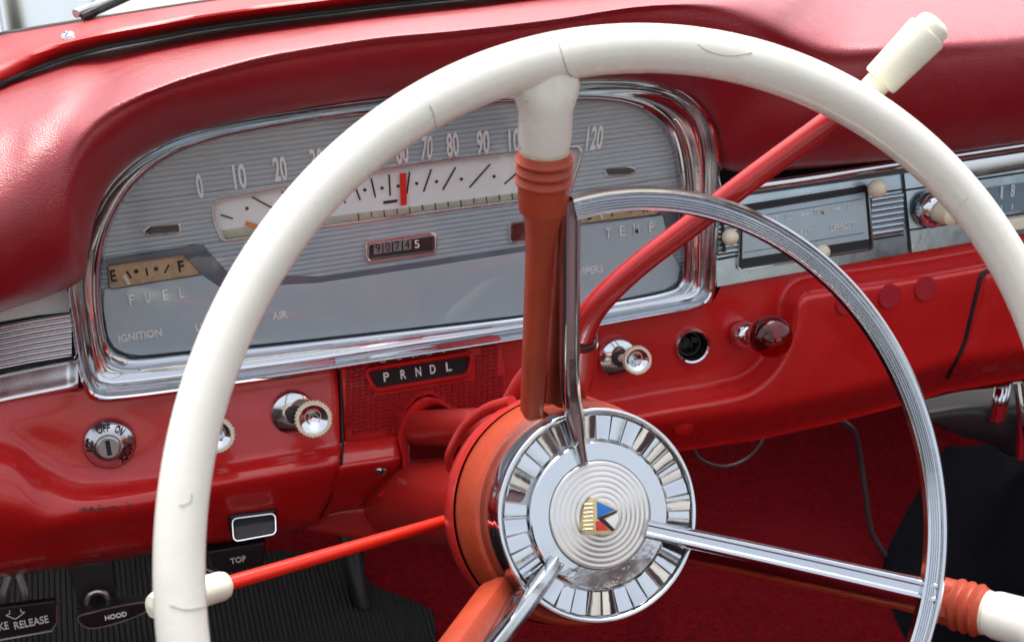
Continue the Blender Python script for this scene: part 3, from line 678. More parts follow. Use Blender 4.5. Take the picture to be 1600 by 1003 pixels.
for s_ in (-1, 1):
    cx = 1282 + s_ * 24; cy = 331 - s_ * 4
    bar(m, (cx - 6, cy + 1), (cx + 6, cy - 1), 2, 11); bar(m, (cx + s_ * 7, cy - s_ * 1.2), (cx + s_ * 3, cy - 4), 1.6, 11); bar(m, (cx + s_ * 7, cy - s_ * 1.2), (cx + s_ * 3, cy + 3), 1.6, 11)
m.build('arrow_mark', M['letter'], ht)
m = MB(); k = 7; rows = []
for j in range(k * 6 + 1):
    t = j / (k * 6); w = 9.4 + 1.3 * abs(math.sin(PI * t * k)) ** .6; rows.append([P(1362, 309 + t * 62, w), P(1412, 301 + t * 62, w)])
m.grid(rows); m.build('ribbed_panel', M['satin'], ht)
m = MB(); rows = []
for j in range(k * 6 + 1):
    t = j / (k * 6); w = 9.4 + 1.3 * abs(math.sin(PI * t * k)) ** .6; rows.append([P(1122, 344 + t * 56, w), P(1153, 339 + t * 56, w)])
m.grid(rows); m.build('ribbed_panel', M['satin'], ht)
m = MB(); bar(m, (1129, 346), (1132, 394), 6, 11); bar(m, (1362, 304), (1412, 296), 3, 10.5); bar(m, (1362, 375), (1412, 367), 3, 10.5); bar(m, (1122, 406), (1153, 400), 3, 10.5); m.build('slot', M['black'], ht)
for px, py, r, lab in [(1371, 295, .0068, 'largest ivory ball knob at top right of heater panel'), (1141, 371, .0058, 'ivory ball knob at left of heater panel beside cluster'), (1285, 394, .0055, 'ivory ball knob at bottom of heater panel behind horn ring')]:
    t = thing('slider_knob', lab, 'knob', P(px, py, 10), group='ball knobs of the heater control')
    m = MB(); o = P(px, py, 20); m.revolve([(r * math.sin(a), -r * math.cos(a) * -1) for a in [PI * i / 14 for i in range(15)]], o, (0, -1, 0), 32)
    m.build('ball', M['ivory'], t)
    m = MB(); m.tube([o, o + Vector((0, .012, 0))], .0012, 10); m.build('stem', M['steel'], t)

rd = thing('car_radio', 'chrome dash radio with dial, partly hidden behind white rim', 'radio', P(1530, 340, 10))
prism('radio_plate', [(1412,264),(1800,206),(1812,330),(1425,395)], 0, 9.5, M['satin'], rd, bevel=.0006)
m = MB(); bar(m, (1409, 262), (1423, 396), 2.5, 10); bar(m, (1412, 298), (1800, 240), 3.5, 10); bar(m, (1420, 360), (1800, 305), 3, 10); m.build('radio_seam', M['black'], rd)
prism('trim_band', [(1480, 256), (1800, 208), (1800, 232), (1482, 284)], 9, 12, M['chrome2'], rd)
m = MB(); bar(m, (1490, 248), (1800, 202), 5, 15.5); m.build('gold_line', M['gold'], rd)
m = MB(); m.grid([[P(1500, 300, 10.2), P(1800, 255, 10.2)], [P(1505, 342, 10.2), P(1800, 297, 10.2)]], smooth=False); rw = m.build('radio_dial', mat('radio_dial_blue', (.16, .23, .26), .2), rd)
m = MB()
for x in (1538, 1565, 1582, 1612): bar(m, (x, 325 - (x - 1540) * .15), (x - .5, 334 - (x - 1540) * .15), 1.6, 10.8)
m.build('dial_tick', M['letter'], rw)
txt('1', 1565, 301, 3.5, 20, 10.8, M['letter'], rw, name='dial_number', bold=.01); txt('8', 1582, 298, 7, 20, 10.8, M['letter'], rw, name='dial_number', bold=.01)
prism('push_button', [(1575, 344), (1640, 334), (1641, 352), (1577, 362)], 9, 15, M['ivory'], rd, bevel=.001)
kb = thing('radio_knob', 'round chrome radio knob with cream centre behind white rim', 'knob', P(1452, 325, 10))
m = MB(); m.revolve([(.0135, 0), (.0138, .004), (.0128, .009), (.0105, .0125), (.0092, .013), (.0085, .011), (.0001, .011)], P(1450, 325, 11), (.12, -1, -.05), 40, wav=lambda r, d, a: r * (1 + (.02 * math.sin(a * 30) if r > .012 else 0))); m.build('outer_ring', M['chrome2'], kb)
m = MB(); m.revolve([(.0075, .008), (.008, .018), (.0072, .024), (.005, .0255), (.0001, .0258)], P(1452, 325, 11), (.12, -1, -.05), 32); m.build('centre_knob', M['ivory'], kb)

# ================================================================== KNOBS AND SWITCHES
TILT = None
def esc(px, py, w, r, parent, ax):
    m = MB(); o = P(px, py, w); m.revolve([(r, -.003), (r, .0005), (r * .93, .0022), (r * .6, .0038), (r * .42, .004), (r * .40, .002), (.0001, .002)], o, ax, 48); m.build('escutcheon', M['chrome2'], parent)
    m = MB(); m.revolve([(r * .36, .0022), (r * .36, .0045), (r * .22, .005), (.0001, .005)], o, ax, 24); m.build('collar', M['greyp'], parent)
def pull_knob(px, py, w, r, kx, ky, kw, kr, lab, shaft='greyp'):
    a = P(px, py, w); b = P(kx, ky, kw); ax = (b - a).normalized(); fx = (ax * .35 + Vector((-.28, -1, .22)).normalized() * .65).normalized()
    t = thing('pull_knob', lab, 'knob', a, group='pull knobs on the lower dash')
    esc(px, py, w, r, t, Vector((-.05, -1, .1)))
    m = MB(); m.tube([a, b - fx * .006], .0028, 16); m.build('shaft', M[shaft], t)
    m = MB(); m.revolve([(kr * .45, -.013), (kr * .55, -.012), (kr * .6, -.007), (kr * .95, -.0045), (kr, -.003), (kr, .0005), (kr * .95, .0018), (kr * .80, .0018), (kr * .76, .0005)], b, fx, 96,
                        wav=lambda r_, d, an: r_ * (1 + (.028 * (1 if math.sin(an * 32) > 0 else -1) if r_ > kr * .94 else 0))); m.build('knurled_ring', M['ivory'], t, auto=30)
    m = MB(); m.revolve([(kr * .77, .0008), (kr * .70, .0006), (kr * .35, -.0035), (kr * .08, -.0055), (.0001, -.0055)], b, fx, 48); m.build('chrome_cone', M['chrome2'], t)
    return t
pull_knob(458, 645, 24, .0145, 490, 655, 52, .0116, 'pull knob with chrome plate beside the PRNDL panel, left')
pull_knob(315, 668, 24, .0145, 338, 680, 52, .0112, 'pull knob mostly hidden behind the left side of the white rim')
pull_knob(965, 559, 18, .0140, 996, 563, 44, .0098, 'pull knob right of the steering column beside empty socket', 'ivory')
sk = thing('empty_socket', 'open chrome rimmed socket hole between pull knob and red lighter', 'socket', P(1081, 540, 16))
o = P(1081, 540, 15); ax = Vector((-.1, -1, .1)).normalized()
m = MB(); m.revolve([(.0130, -.002), (.0130, .0015), (.0120, .0030), (.0108, .0022), (.0104, -.002), (.0104, -.006)], o, ax, 48); m.build('rim', M['chrome2'], sk)
m = MB(); m.revolve([(.0104, .0012), (.0102, -.002), (.0100, -.018), (.0001, -.018)], o, ax, 40); m.revolve([(.004, -.018), (.004, -.008), (.0001, -.008)], o + Vector((-.003, 0, .001)), ax, 20); m.revolve([(.0022, -.018), (.0022, -.006), (.0001, -.006)], o + Vector((.005, 0, .002)), ax, 16); m.build('barrel', M['blackp'], sk)
m = MB(); m.revolve([(.0088, -.016), (.0088, -.006), (.0078, -.006), (.0078, -.016)], o, ax, 32); m.tube([o + Vector((-.003, .013, -.003)), o + Vector((-.003, .006, .004))], .0016, 8); m.tube([o + Vector((.003, .008, -.004)), o + Vector((.004, .008, .004))], .001, 8); m.build('contact_spring', M['greyp'], sk)
li = thing('cigarette_lighter', 'dark ruby red glass ball knob on chrome shaft', 'lighter', P(1165, 525, 20))
a = P(1163, 523, 20); b = P(1205, 526, 50); ax = (b - a).normalized()
m = MB(); m.revolve([(.0095, -.004), (.0098, .003), (.0085, .007), (.0062, .009), (.0060, (b - a).length - .008)], a, ax, 40); m.build('chrome_shaft', M['chrome2'], li)
fx = (ax + Vector((-.3, -1, .25)).normalized() * 1.5).normalized()
m = MB(); R = .0152; m.revolve([(.0065, -.0095)] + [(R * math.sin(t_), -R * .8 * math.cos(t_)) for t_ in [PI * (.22 + .78 * i / 20) for i in range(21)]], b, fx, 48); m.build('ruby_ball', M['ruby'], li)
m = MB(); m.revolve([(.0130, -.0075), (.0142, -.007), (.0142, -.006), (.0130, -.0055)], b, fx, 48); m.build('ball_collar', M['plug'], li)
ig = thing('ignition_switch', 'round chrome ignition switch marked ACC OFF ON with key slot', 'ignition switch', P(171, 694, 24))
o = P(171, 694, 24); ax = Vector((-.05, -1, .12)).normalized(); xx = Vector((1, 0, 0)); xx = (xx - ax * xx.dot(ax)).normalized(); zz = xx.cross(ax) * 1.0
zz = zz if zz.z > 0 else -zz
m = MB(); m.revolve([(.0158, -.003), (.0158, .0008), (.0150, .0020), (.0088, .0062), (.0082, .0064), (.0078, .0050), (.0001, .0050)], o, ax, 64); m.build('bezel', M['steel2'], ig)
m = MB(); m.revolve([(.0072, .0050), (.0072, .0075), (.0062, .0082), (.0001, .0082)], o, ax, 40); cyl = m.build('key_cylinder', M['steel'], ig)
m = MB(); q = [o + ax * .0084 + xx * s * .0014 + zz * u * .0048 for s, u in ((-1, -1), (1, -1), (1, 1), (-1, 1))]; m.add(q, [(0, 1, 2, 3)], 0, False); m.build('key_slot', M['black'], cyl)
def arc_text(s, a0, a1, r0, r1):
    def bend(a, b, top):
        an = math.radians(a0 + (a1 - a0) * (a + .5)); r_ = r0 + (r1 - r0) * (b + .5); hgt = .0062 - (r_ - .0088) * .0042 / .0062 + (.0007 if top else 0)
        return o + ax * hgt + xx * (r_ * math.cos(an)) + zz * (r_ * math.sin(an))
    text_on('lettering', s, o, xx, zz, ax, M['black'], ig, bold=.02, bend=bend)
arc_text('OFF', 118, 78, .0100, .0142); arc_text('ON', 62, 36, .0100, .0142); arc_text('ACC', 190, 150, .0100, .0142); arc_text('LOCK', 345, 295, .0142, .0100)

# rectangular chrome handle under the left panel
rh = thing('vent_release_handle', 'small rectangular chrome framed handle under left dash edge', 'handle', P(396, 825, 20))
TILT = lambda x, y: (y - (822 - (x - 396) * .17)) * .3
hp = [(366,813),(427,805),(428,831),(368,842)]
frame('chrome_frame', hp, 5, 30, 36, M['satinb'], rh, r=5)
m = MB(); m.add([P(a, b, 31) for a, b in hp], [(0, 1, 2, 3)], 0, False); m.build('inset', M['greyp'], rh)
TILT = None
prism('handle_body', [(356,806),(432,796),(433,834),(362,846)], -20, 30, M['blackp'], rh, bevel=.002)
# brake release, hood release, top plate
br = thing('brake_release_handle', 'black handle lettered BRAKE RELEASE with arrow at bottom left', 'handle', P(20, 965, 0))
prism('handle_plate', corner([(-80,960),(88,938),(88,972),(80,983),(-80,1010)], 5), -6, 0, M['blackp'], br, bevel=.001)
m = MB(); m.tube([P(89, 944, .5), P(89, 972, .5), P(81, 985, .5), P(-20, 1003, .5), P(-80, 1012, .5)], .0008, 8); m.build('bright_edge', M['steel'], br)
txt('RELEASE', 49, 971.5, 51, 13, .5, M['letter'], br, bold=.01); txt('BRAKE', -7, 980, 38, 13, .5, M['letter'], br, bold=.01)
m = MB()
ar = [(15,953),(15,959),(9,961),(24,967),(39,956),(33,956),(32,951)]
for i in range(6): bar(m, ar[i], ar[i + 1], 1.3, .6)
m.build('arrow_mark', M['letter'], br)
m = MB(); m.tube([P(5, 960, -5), P(5, 930, -25), P(15, 900, -45)], .003, 8); m.tube([P(40, 955, -5), P(40, 928, -25), P(30, 900, -45)], .003, 8); m.build('bracket', M['greyp'], br)
hh = thing('hood_release_handle', 'boat shaped black pull handle lettered HOOD', 'handle', P(180, 960, 0))
prism('pull_handle', [(120,962),(150,953),(195,943),(233,938),(227,955),(190,970),(150,980),(132,979)], -8, 2, M['blackp'], hh, bevel=.0015, smooth_poly=4)
m = MB(); m.tube([P(v.x, v.y, 2.3) for v in spline([(122,964,0),(131,978,0),(150,981,0),(190,971,0),(228,955,0),(233,941,0),(195,945,0),(150,955,0)], 5, True)], .0006, 6, closed=True); m.build('bright_edge', M['steel'], hh)
txt('HOOD', 181, 961.5, 33, 8.5, 2.8, M['dial'], hh, bold=.03)
m = MB(); m.tube([P(153 + 17 * math.cos(t_), 941 + 17 * math.sin(t_), -10) for t_ in [2 * PI * i / 32 for i in range(32)]], .0022, 10, closed=True); m.build('steel_ring', M['steel'], hh)
prism('mounting_bracket', [(104,885),(176,876),(180,935),(128,955)], -32, -20, M['greyp'], hh, bevel=.001)
tp = thing('top_switch_plate', 'black switch plate lettered TOP below chrome framed handle', 'switch', P(370, 870, 0))
prism('switch_body', [(322,862),(416,846),(412,882),(345,898)], -14, -2, M['blackp'], tp, bevel=.0015)
txt('TOP', 372, 874, 24, 10, -1.4, M['letter'], tp, bold=.02)
m = MB(); m.tube([P(300, 880, -3), P(345, 898, -3)], .0012, 8); m.build('edge_wire', M['steel'], tp)

# ================================================================== FOOTWELL
m = MB(); rows = []
for j, y in enumerate(range(860, 1400, 12)):
    xr = 560 + 110 * smooth(900, 960, y) + 10; row = []
    for i in range(0, 50): x = -400 + (xr + 400) * i / 49; yy = y + (880 - y) * smooth(120, 0, y - 860) * 0 ; row.append(P(x, yy, floor_w(x, yy) + 14))
    rows.append(row)
m.grid(rows); fm = m.build('floor_mat', M['mat'], None, solid=.004); tag(fm, 'black ribbed rubber floor mat in the driver footwell', 'floor mat')
bpd = thing('brake_pedal', 'worn black rubber brake pedal on dark arm at bottom', 'pedal', P(600, 985, -60))
m = MB(); m.tube([P(530, 780, -110), P(548, 860, -80), P(562, 930, -62), P(575, 970, -60)], .007, 12); m.build('pedal_arm', M['blackp'], bpd)
prism('pedal_pad', corner([(480, 992), (560, 975), (640, 962), (650, 1060), (500, 1080)], 14), -70, -52, M['blackp'], bpd, bevel=.004)
for k, pts in enumerate([[(1082,697,-60),(1095,718,-55),(1130,729,-55),(1165,718,-55),(1188,695,-55),(1198,670,-60)], [(1310,655,-90),(1335,675,-90),(1345,720,-90),(1352,770,-85),(1362,830,-80),(1385,870,-75)]]):
    m = MB(); m.tube(spline([P(*p) for p in pts], 10), .0014 if k == 0 else .0026, 8)
    tag(m.build('electrical_wire' if k == 0 else 'hanging_cable', M['wire'], None), ['thin grey wire looping below the red dash', 'thicker dark cable hanging down the red carpet'][k], 'wire')
cp = thing('under_dash_console', 'chrome ribbed console end hanging under right dash edge', 'console', P(1530, 650, -60))
net('console_body', [[(1430,628,-60),(1440,650,-40),(1470,668,-40),(1500,680,-45)], [(1500,612,-60),(1510,640,-34),(1535,670,-34),(1550,695,-45)], [(1560,605,-60),(1570,640,-30),(1580,680,-30),(1580,712,-45)], [(1640,590,-60),(1640,640,-30),(1640,680,-30),(1640,715,-45)]], M['greyp'], cp, 8, 8)
m = MB(); cen = spline([P(1566, 602, -28), P(1562, 625, -24), P(1556, 655, -28)], 8); rows = []
for p in cen: rows.append([p + Vector((.0075 * math.cos(a), -.006 * math.sin(a) - .0007 * abs(math.sin(a * 5)), 0)) for a in [PI * k / 40 for k in range(41)]])
m.grid(rows); m.cap(rows[-1]); m.build('chrome_fitting', M['chrome2'], cp)
m = MB(); m.tube(spline([P(1590, 598, -24), P(1596, 650, -18), P(1594, 715, -20)], 6), .0042, 12); m.build('chrome_edge', M['chrome2'], cp)
bag = [[(1330,1030,-40),(1372,930,-60),(1395,850,-80),(1440,770,-100),(1482,700,-110)], [(1400,1100,0),(1440,960,-10),(1462,890,-30),(1495,780,-60),(1520,700,-90)], [(1450,1150,20),(1500,1000,10),(1520,900,0),(1560,770,-40),(1590,690,-80)], [(1620,1200,30),(1620,1000,20),(1620,880,10),(1620,760,-30),(1640,680,-80)], [(1760,1200,30),(1760,1000,10),(1760,880,0),(1760,760,-30),(1760,660,-80)]]
tag(net('cloth_bag', bag, M['cloth'], None, 10, 10, solid=.004), 'black cloth bag slumped in the passenger footwell', 'bag')

# ================================================================== STEERING COLUMN
colm = thing('steering_column', 'red steering column running from dash arch to wheel hub', 'steering column', P(690, 770, 0))
c0 = WH + WN * .052
m = MB(); m.tube([c0, U(770, 785, .74), U(600, 783, .93)], .028, 40); m.build('column_tube', M['housing'], colm)
m = MB(); m.tube([U(800, 672, .69), U(745, 668, .74), U(640, 668, .86)], .0115, 24); m.build('shift_tube', M['housing'], colm)
hub_seg = 72
m = MB(); m.revolve([(.0585, .0), (.0600, .003), (.0600, .010), (.0592, .016), (.0560, .022), (.050, .028), (.035, .034), (.027, .036)], WH + WN * .047 + WA * -.001, WN, hub_seg); m.build('turn_signal_housing', M['housing'], colm)
m = MB(); m.tube(spline([U(800, 628, .66), U(760, 640, .675), U(725, 668, .685), U(702, 710, .69), U(704, 735, .695)], 8), lambda t: .0035 - .0015 * t, 14); m.build('housing_ridge', M['housing'], colm)
net('column_bracket', [[(470,812,-20),(470,826,-18)], [(560,795,0),(545,838,0)], [(620,800,20),(620,846,20)], [(700,806,40),(705,852,40)]], M['housing'], colm, 6, 6)

# gear lever
gv = thing('gear_lever', 'long red gear lever rising right to a fluted ivory grip', 'gear lever', U(905, 540, .62))
GL = [U(890, 600, .66), U(902, 560, .650), U(908, 525, .640), U(925, 487, .630), U(960, 448, .620), U(1010, 405, .612), U(1080, 352, .604), U(1180, 275, .594), U(1290, 195, .584), U(1365, 137, .577)]
m = MB(); m.tube(spline(GL, 8), lambda t: .0078 - .0022 * smooth(.0, .6, t), 24); m.build('lever_rod', M['shift'], gv)
m = MB(); a = U(908, 527, .640); d = (U(925, 490, .630) - U(903, 555, .65)).normalized(); m.revolve([(.0075, -.0012), (.0086, -.0008), (.0086, .0008), (.0075, .0012)], a, d, 32); m.build('rubber_ring', M['rubber'], gv)
m = MB(); m.tube(spline([U(840, 650, .665), U(880, 615, .66), U(900, 575, .652), U(907, 535, .642)], 6), lambda t: .0125 - .0035 * t, 24); m.build('lever_boss', M['housing'], gv)
m = MB(); m.tube([U(792, 640, .70), U(815, 600, .69), U(845, 560, .68)], .0055, 20); m.build('lever_bracket', M['housing'], gv)
ga, gb = U(1352, 150, .578), U(1462, 38, .566); gax = (gb - ga).normalized(); GLn = (gb - ga).length
m = MB(); m.revolve([(.0001, 0), (.0058, 0), (.0060, GLn * .17), (.0062, GLn * .2), (.0080, GLn * .205), (.0085, GLn * .23), (.0096, GLn * .86), (.0092, GLn * .89), (.0080, GLn * .90), (.0078, GLn * .98), (.0066, GLn * 1.02), (.004, GLn * 1.045), (.0001, GLn * 1.048)], ga, gax, 240,
                    wav=lambda r_, d, a: r_ * (1 + (-.012 * abs(math.cos(a * 24)) ** 6 if .0080 < r_ and GLn * .21 < d < GLn * .9 else 0))); m.build('fluted_grip', M['ivory2'], gv)
# turn signal lever
tl = thing('turn_signal_lever', 'bright red turn signal lever ending in cream knob behind left rim', 'turn signal lever', U(686, 815, .69))
A, B = U(700, 812, .69), U(340, 916, .60)
m = MB(); m.tube([A, (A + B) / 2, B], lambda t: .0032 + .0004 * t, 20); m.build('lever_rod', M['lever'], tl)
B1, B2 = U(354, 913, .604), U(236, 948, .575); d = (B2 - B1); dl_ = d.length; d.normalize()
m = MB(); m.revolve([(.0001, -.001), (.0042, -.001), (.0062, .0006), (.0070, .003), (.0074, dl_ * .6), (.0070, dl_ * .9), (.005, dl_ * 1.0), (.0001, dl_ * 1.02)], B1, d, 32); m.build('lever_knob', M['ivory2'], tl)

# ================================================================== STEERING WHEEL
sw = thing('steering_wheel', 'white rimmed steering wheel with chrome horn ring and red spokes', 'steering wheel', WH)
def rimR(t): return .2 - .00582 * math.cos(t) - .00228 * math.sin(t) - .00449 * math.cos(2 * t) + .00532 * math.sin(2 * t) + .0011 * math.cos(3 * t) + .00278 * math.sin(3 * t)
def rimr(t): return .0093 + .0009 * smooth(.6, 1.0, math.sin(t))
m = MB(); NR = 240; rows = []
for i in range(NR):
    t = 2 * PI * i / NR; c = WP(t, rimR(t), .0968); rad = (WA * math.cos(t) + WB * math.sin(t)); row = []
    for k in range(28):
        a = 2 * PI * k / 28; row.append(c + rad * (rimr(t) * math.cos(a)) - WN * (rimr(t) * math.sin(a)))
    rows.append(row)
m.grid(rows, closed_u=True, closed_v=True)
def rim_pt(px, py):
    """point on the front of the rim surface under a pixel, proud by a hair"""
    r = ray(px, py).normalized(); best = None
    lo = None
    for s in range(0, 400):
        q = LOC + r * (.40 + s * .0005); v = q - WH; x, y, h = v.dot(WA), v.dot(WB), -v.dot(WN); th = math.atan2(y, x)
        dd = math.hypot(math.hypot(x, y) - rimR(th), h - .0968) - rimr(th)
        if dd < 0.0001: return q - r * .0002
        if best is None or dd < best[0]: best = (dd, q)
    return best[1]
for cr_ in ([(868,58),(875,75),(880,92),(886,110),(893,124)], [(893,124),(888,134),(872,140),(855,144),(838,154),(820,160)], [(671,165),(677,178),(681,200)], [(1090,70),(1110,82),(1140,88),(1175,83)], [(300,770),(297,785),(280,790)], [(265,945),(290,952),(322,948)], [(1395,150),(1450,210)], [(1490,330),(1512,310)], [(905,125),(890,118)]):
    pts = [rim_pt(v.x, v.y) for v in spline([(a, b, 0) for a, b in cr_], 5)]
    if cr_[0] == (1395, 150): continue
    m.tube(pts, .00016, 5, mi=1)
m.build('rim', [M['cream'], M['crack']], sw, auto=70)
def lp(p0, p1, t): return p0 + (p1 - p0) * t
def beam(name, pts, wid, thk, mats, parent, sub=6, section=None, up=None):
    """bar along pts with its top facing the driver; wid/thk functions of 0..1"""
    pp = spline(pts, sub); n = len(pp); sides = []; ups = []
    for i in range(n):
        t = (pp[min(i + 1, n - 1)] - pp[max(i - 1, 0)]).normalized(); u = -(up or WN); u = (u - t * u.dot(t)).normalized(); sides.append(t.cross(u)); ups.append(u)
    def sect(i):
        q = i / (n - 1); a = (wid(q) if callable(wid) else wid) / 2; b = (thk(q) if callable(thk) else thk) / 2
        base = section or [(-1, -.6), (-.85, -1), (.85, -1), (1, -.6), (1, .45), (.8, .9), (.5, 1), (-.5, 1), (-.8, .9), (-1, .45)]
        return [(x * a, y * b) for x, y in base]
    m = MB(); m.sweep(pp, sides, ups, sect); return m.build(name, mats, parent, auto=45)
# spokes (red plastic), white sleeves and grooved boots
def spoke(hubp, bootp, rimp, w0, w1, th=.017):
    body = [lp(hubp, bootp, t) for t in (0, .33, .66, 1)]
    s = beam('spoke', body, lambda q: w0 + (w1 - w0) * (.35 * q + .65 * smooth(.78, 1, q)), lambda q: th + (.019 - th) * smooth(.7, 1, q), M['orange'], sw)
    d = (rimp - bootp); L = d.length; d.normalize(); R = .0113
    m = MB(); prof = [(R * .95, -.012), (R * 1.0, -.006), (R * 1.0, 0)]
    x = 0
    for k in range(3): prof += [(R * 1.09, x + .0008), (R * 1.12, x + .002), (R * 1.0, x + .0036), (R * .99, x + .0046)]; x += .0048
    prof += [(R * .9, x + .001), (.0001, x + .001)]
    m.revolve([(.0001, -.012)] + prof, bootp, d, 40); m.build('grooved_boot', M['orange'], s)
    m = MB(); m.revolve([(R * .88, x - .002), (R * .92, x + .003), (R * 1.0, x + .006), (R * .98, x + .02), (R * 1.0, L - .020), (R * .98, L - .015), (R * .93, L - .011), (R * .86, L - .008), (R * .8, L - .003), (R * .5, L)], bootp, d, 40)
    tg = d.cross(WN).normalized()
    for i_, v in enumerate(m.v):          # the sleeve flares sideways into the rim
        q = Vector(v) - bootp; al = q.dot(d); f_ = smooth(L - .024, L - .009, al)
        m.v[i_] = tuple(Vector(v) + tg * (q.dot(tg) * f_ * .4))
    m.build('rim_sleeve', M['cream'], sw)
    m = MB(); m.revolve([(R * .90, x - .0005), (R * .94, x + .0012), (R * .93, x + .0022)], bootp, d, 40); m.build('grime_ring', M['aged'], sw)
    return s
spoke(Q(831, 645, -14), Q(850, 288, 66), Q(855, 92, 96.8), .0092, .0185, .011)
spoke(Q(1078, 851, -20), Q(1492, 943, 50), Q(1680, 994, 96.8), .0165, .0185)
spoke(Q(778, 922, -20), Q(640, 1120, 60), Q(520, 1290, 96.8), .0120, .0185)
# chrome spoke covers (dark reflecting flanks beside the red spokes)
def cover(a, b, w0, w1, side=0, t0=.018, t1=.010):
    sec_ = {2: [(-1, -1), (1, -1), (1, .95), (.85, 1), (.6, .97), (-1, -.7)], 1: [(-1, -1), (1, -1), (1, .7), (.85, 1), (.55, .9), (-1, -.55)], -1: [(1, -1), (-1, -1), (-1, .7), (-.85, 1), (-.55, .9), (1, -.55)], 0: [(-1, -1), (1, -1), (1, -.7), (.3, 1), (-.3, 1), (-1, -.7)]}[side]
    beam('spoke_cover', [a, lp(a, b, .5), b], lambda q: w0 + (w1 - w0) * q, lambda q: t0 + (t1 - t0) * q, M['chrome'], sw, section=sec_)
cover(Q(870, 652, -12), Q(878, 322, 56), .0095, .0055, 2, .030, .016)
cover(Q(1070, 848, -10), Q(1440, 928, 54), .0165, .0130, 0, .026, .014)
cover(Q(822, 922, -12), Q(704, 1110, 52), .0095, .0065, 2, .030, .018)
# hub
m = MB(); m.revolve([(.0500, -.0012), (.0507, -.0002), (.0512, .0015), (.0510, .004), (.0512, .006), (.0530, .022), (.0525, .023)], WH, WN, hub_seg); m.build('hub_skirt', M['chrome'], sw)
m = MB(); m.revolve([(.0522, .022), (.0548, .0235), (.0566, .028), (.0580, .044), (.0582, .048), (.0570, .050), (.04, .050)], WH, WN, hub_seg); m.build('hub_shell', M['orange'], sw)
m = MB(); m.tube([WP(2 * PI * i / 96, .0498, .0012) for i in range(96)], .0014, 12, closed=True); m.build('hub_rim', M['chrome2'], sw)
m = MB(); ns = 36
for i in range(ns):
    a0 = 2 * PI * (i + .06) / ns; a1 = 2 * PI * (i + .94) / ns; am = (a0 + a1) / 2; tilt = random.uniform(-.0007, .0007); t2 = random.uniform(-.0011, .0011)
    rows = []
    for r_ in (.0360, .0365, .0475, .0480):
        e = -.0006 if r_ in (.0360, .0480) else 0
        rows.append([WP(a0 + (a1 - a0) * u, r_, .0014 * (r_ - .036) / .012 + e + tilt * (u - .5) * 2 + (0 if 0.1 < u < .9 else -.0006) + t2 * (r_ - .042) / .006) for u in (0, .08, .5, .92, 1)])
    m.grid(rows, smooth=True)
tiles = m.build('mirror_tile_ring', M['chrome'], sw, auto=30)
m = MB(); m.revolve([(.0492, .0010), (.0352, .0012)], WH, WN, hub_seg); m.build('tile_backing', M['steel'], sw)
m = MB(); m.revolve([(.0356, .0010), (.0352, -.0015), (.0345, -.0022), (.0262, -.0024), (.0255, -.001), (.0255, .002)], WH, WN, hub_seg); m.build('inner_chrome_ring', M['chrome'], sw)
prof = []; r_ = .0256
prof.append((.0256, 0)); k = 0
while r_ > .0005:
    prof.append((r_, -.0030 - .0030 * (1 - r_ / .0256) - .0003 * abs(math.sin(k * PI / 6)))); r_ -= .00042; k += 1
prof.append((.0001, -.0062))
m = MB(); m.revolve(prof, WH, WN, hub_seg)
cap = m.build('horn_cap', mat('ribbed_clear_cap', (.70, .68, .65), .22, .7, coat=.6, var=.12, vscale=60), sw, auto=80)
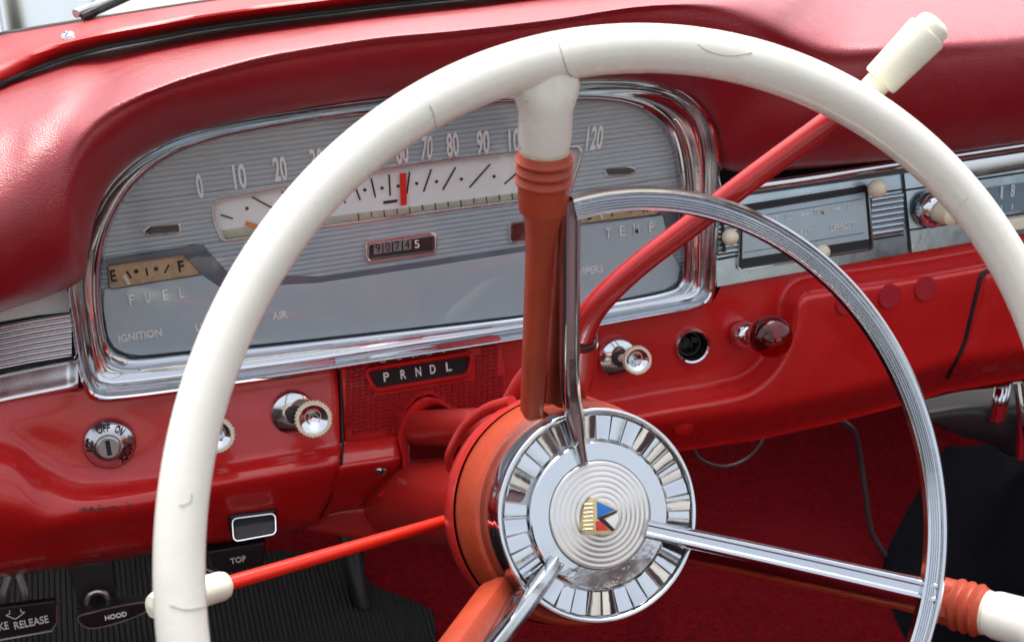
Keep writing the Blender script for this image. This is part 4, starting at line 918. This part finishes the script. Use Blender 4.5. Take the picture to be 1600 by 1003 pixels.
# crest on the cap
cc0 = Q(940, 808, 9)
def crest_pt(px, py, h): return Q(px, py, h)
sh = [(927,777),(966,795),(969,813),(958,834),(915,835),(911,822),(915,800),(918,790)]
def plate(name, poly, h0, h1, mt_, parent):
    fr = [Q(a, b, h1) for a, b in poly]; bk = [v + WN * ((h1 - h0) / 1000) for v in fr]; n = len(fr)
    m = MB(); m.add(fr + bk, [tuple(range(n))] + [(i, i + n, (i + 1) % n + n, (i + 1) % n) for i in range(n)], 0, False); return m.build(name, mt_, parent, bevel=.0002)
crest = plate('crest', sh, 5.5, 10, M['gold'], cap)
plate('crest_blue', [(933,783),(962,796),(934,808)], 9.8, 10.4, M['blue'], cap)
plate('crest_white', [(966,799),(967,812),(960,826),(946,812)], 9.8, 10.4, M['whitee'], cap)
plate('crest_red', [(931,814),(938,813),(952,828),(932,829)], 9.8, 10.4, M['rede'], cap)
plate('crest_black', [(933,809),(964,797),(965,800),(944,810),(961,827),(957,830),(936,811)], 10.0, 10.6, M['black'], cap)
m = MB()
for k in range(7): q = 788 + k * 6.5; m.tube([Q(913 - k * .4, q, 9.5), Q(926, q - 1, 10.6)], .0005, 6)
m.build('crest_teeth', M['gold'], cap)
# horn ring with reeded face
def hornR(t): return .13693 + .00651 * math.cos(t) + .00194 * math.sin(t) - .00243 * math.cos(2 * t) - .00144 * math.sin(2 * t)
T0, T1 = math.radians(104), math.radians(-128)
sec = [(-.0052, -.003), (.0052, -.003), (.0053, .0000), (.0046, .0018), (.0034, .0024), (.0022, .0020), (.0016, .0004), (.0012, .0003)]
x = .0008
for k in range(5): sec += [(x, .0010), (x - .0004, .0015), (x - .0008, .0010), (x - .00105, .0004)]; x -= .00118
sec += [(-.0052, .0004)]
N_ = 160; pts = []; sd = []; up_ = []
for i in range(N_ + 1):
    t = T0 + (T1 - T0) * i / N_; pts.append(WP(t, hornR(t), .068)); sd.append(WA * math.cos(t) + WB * math.sin(t)); up_.append(-WN)
m = MB(); m.sweep(pts, sd, up_, sec, smooth=True)
horn = m.build('horn_ring', M['chrome'], sw, auto=25)
def arm(a, b, c, w0, w1):
    sec2 = [(-1, -1), (1, -1), (1, .1), (.72, .75), (.45, .8), (.3, .35), (-.3, .35), (-.45, .8), (-.72, .75), (-1, .1)]
    beam('horn_arm', [a, b, c] if isinstance(b, Vector) else [a] + b + [c], (lambda q: w0 + (w1 - w0) * q) if isinstance(b, Vector) else (lambda q: w0 + (w1 - w0) * smooth(.05, .34, q)), lambda q: .006, M['chrome'], horn, section=sec2)
arm(Q(912, 724, 4), [Q(902, 660, 12), Q(893, 600, 22), Q(892, 460, 45)], Q(893, 312, 67), .0042, .0088)
arm(Q(1012, 826, 5), Q(1240, 876, 38), Q(1462, 926, 68), .0088, .0105)
arm(Q(872, 878, 5), Q(820, 950, 22), Q(705, 1100, 68), .0070, .0095)
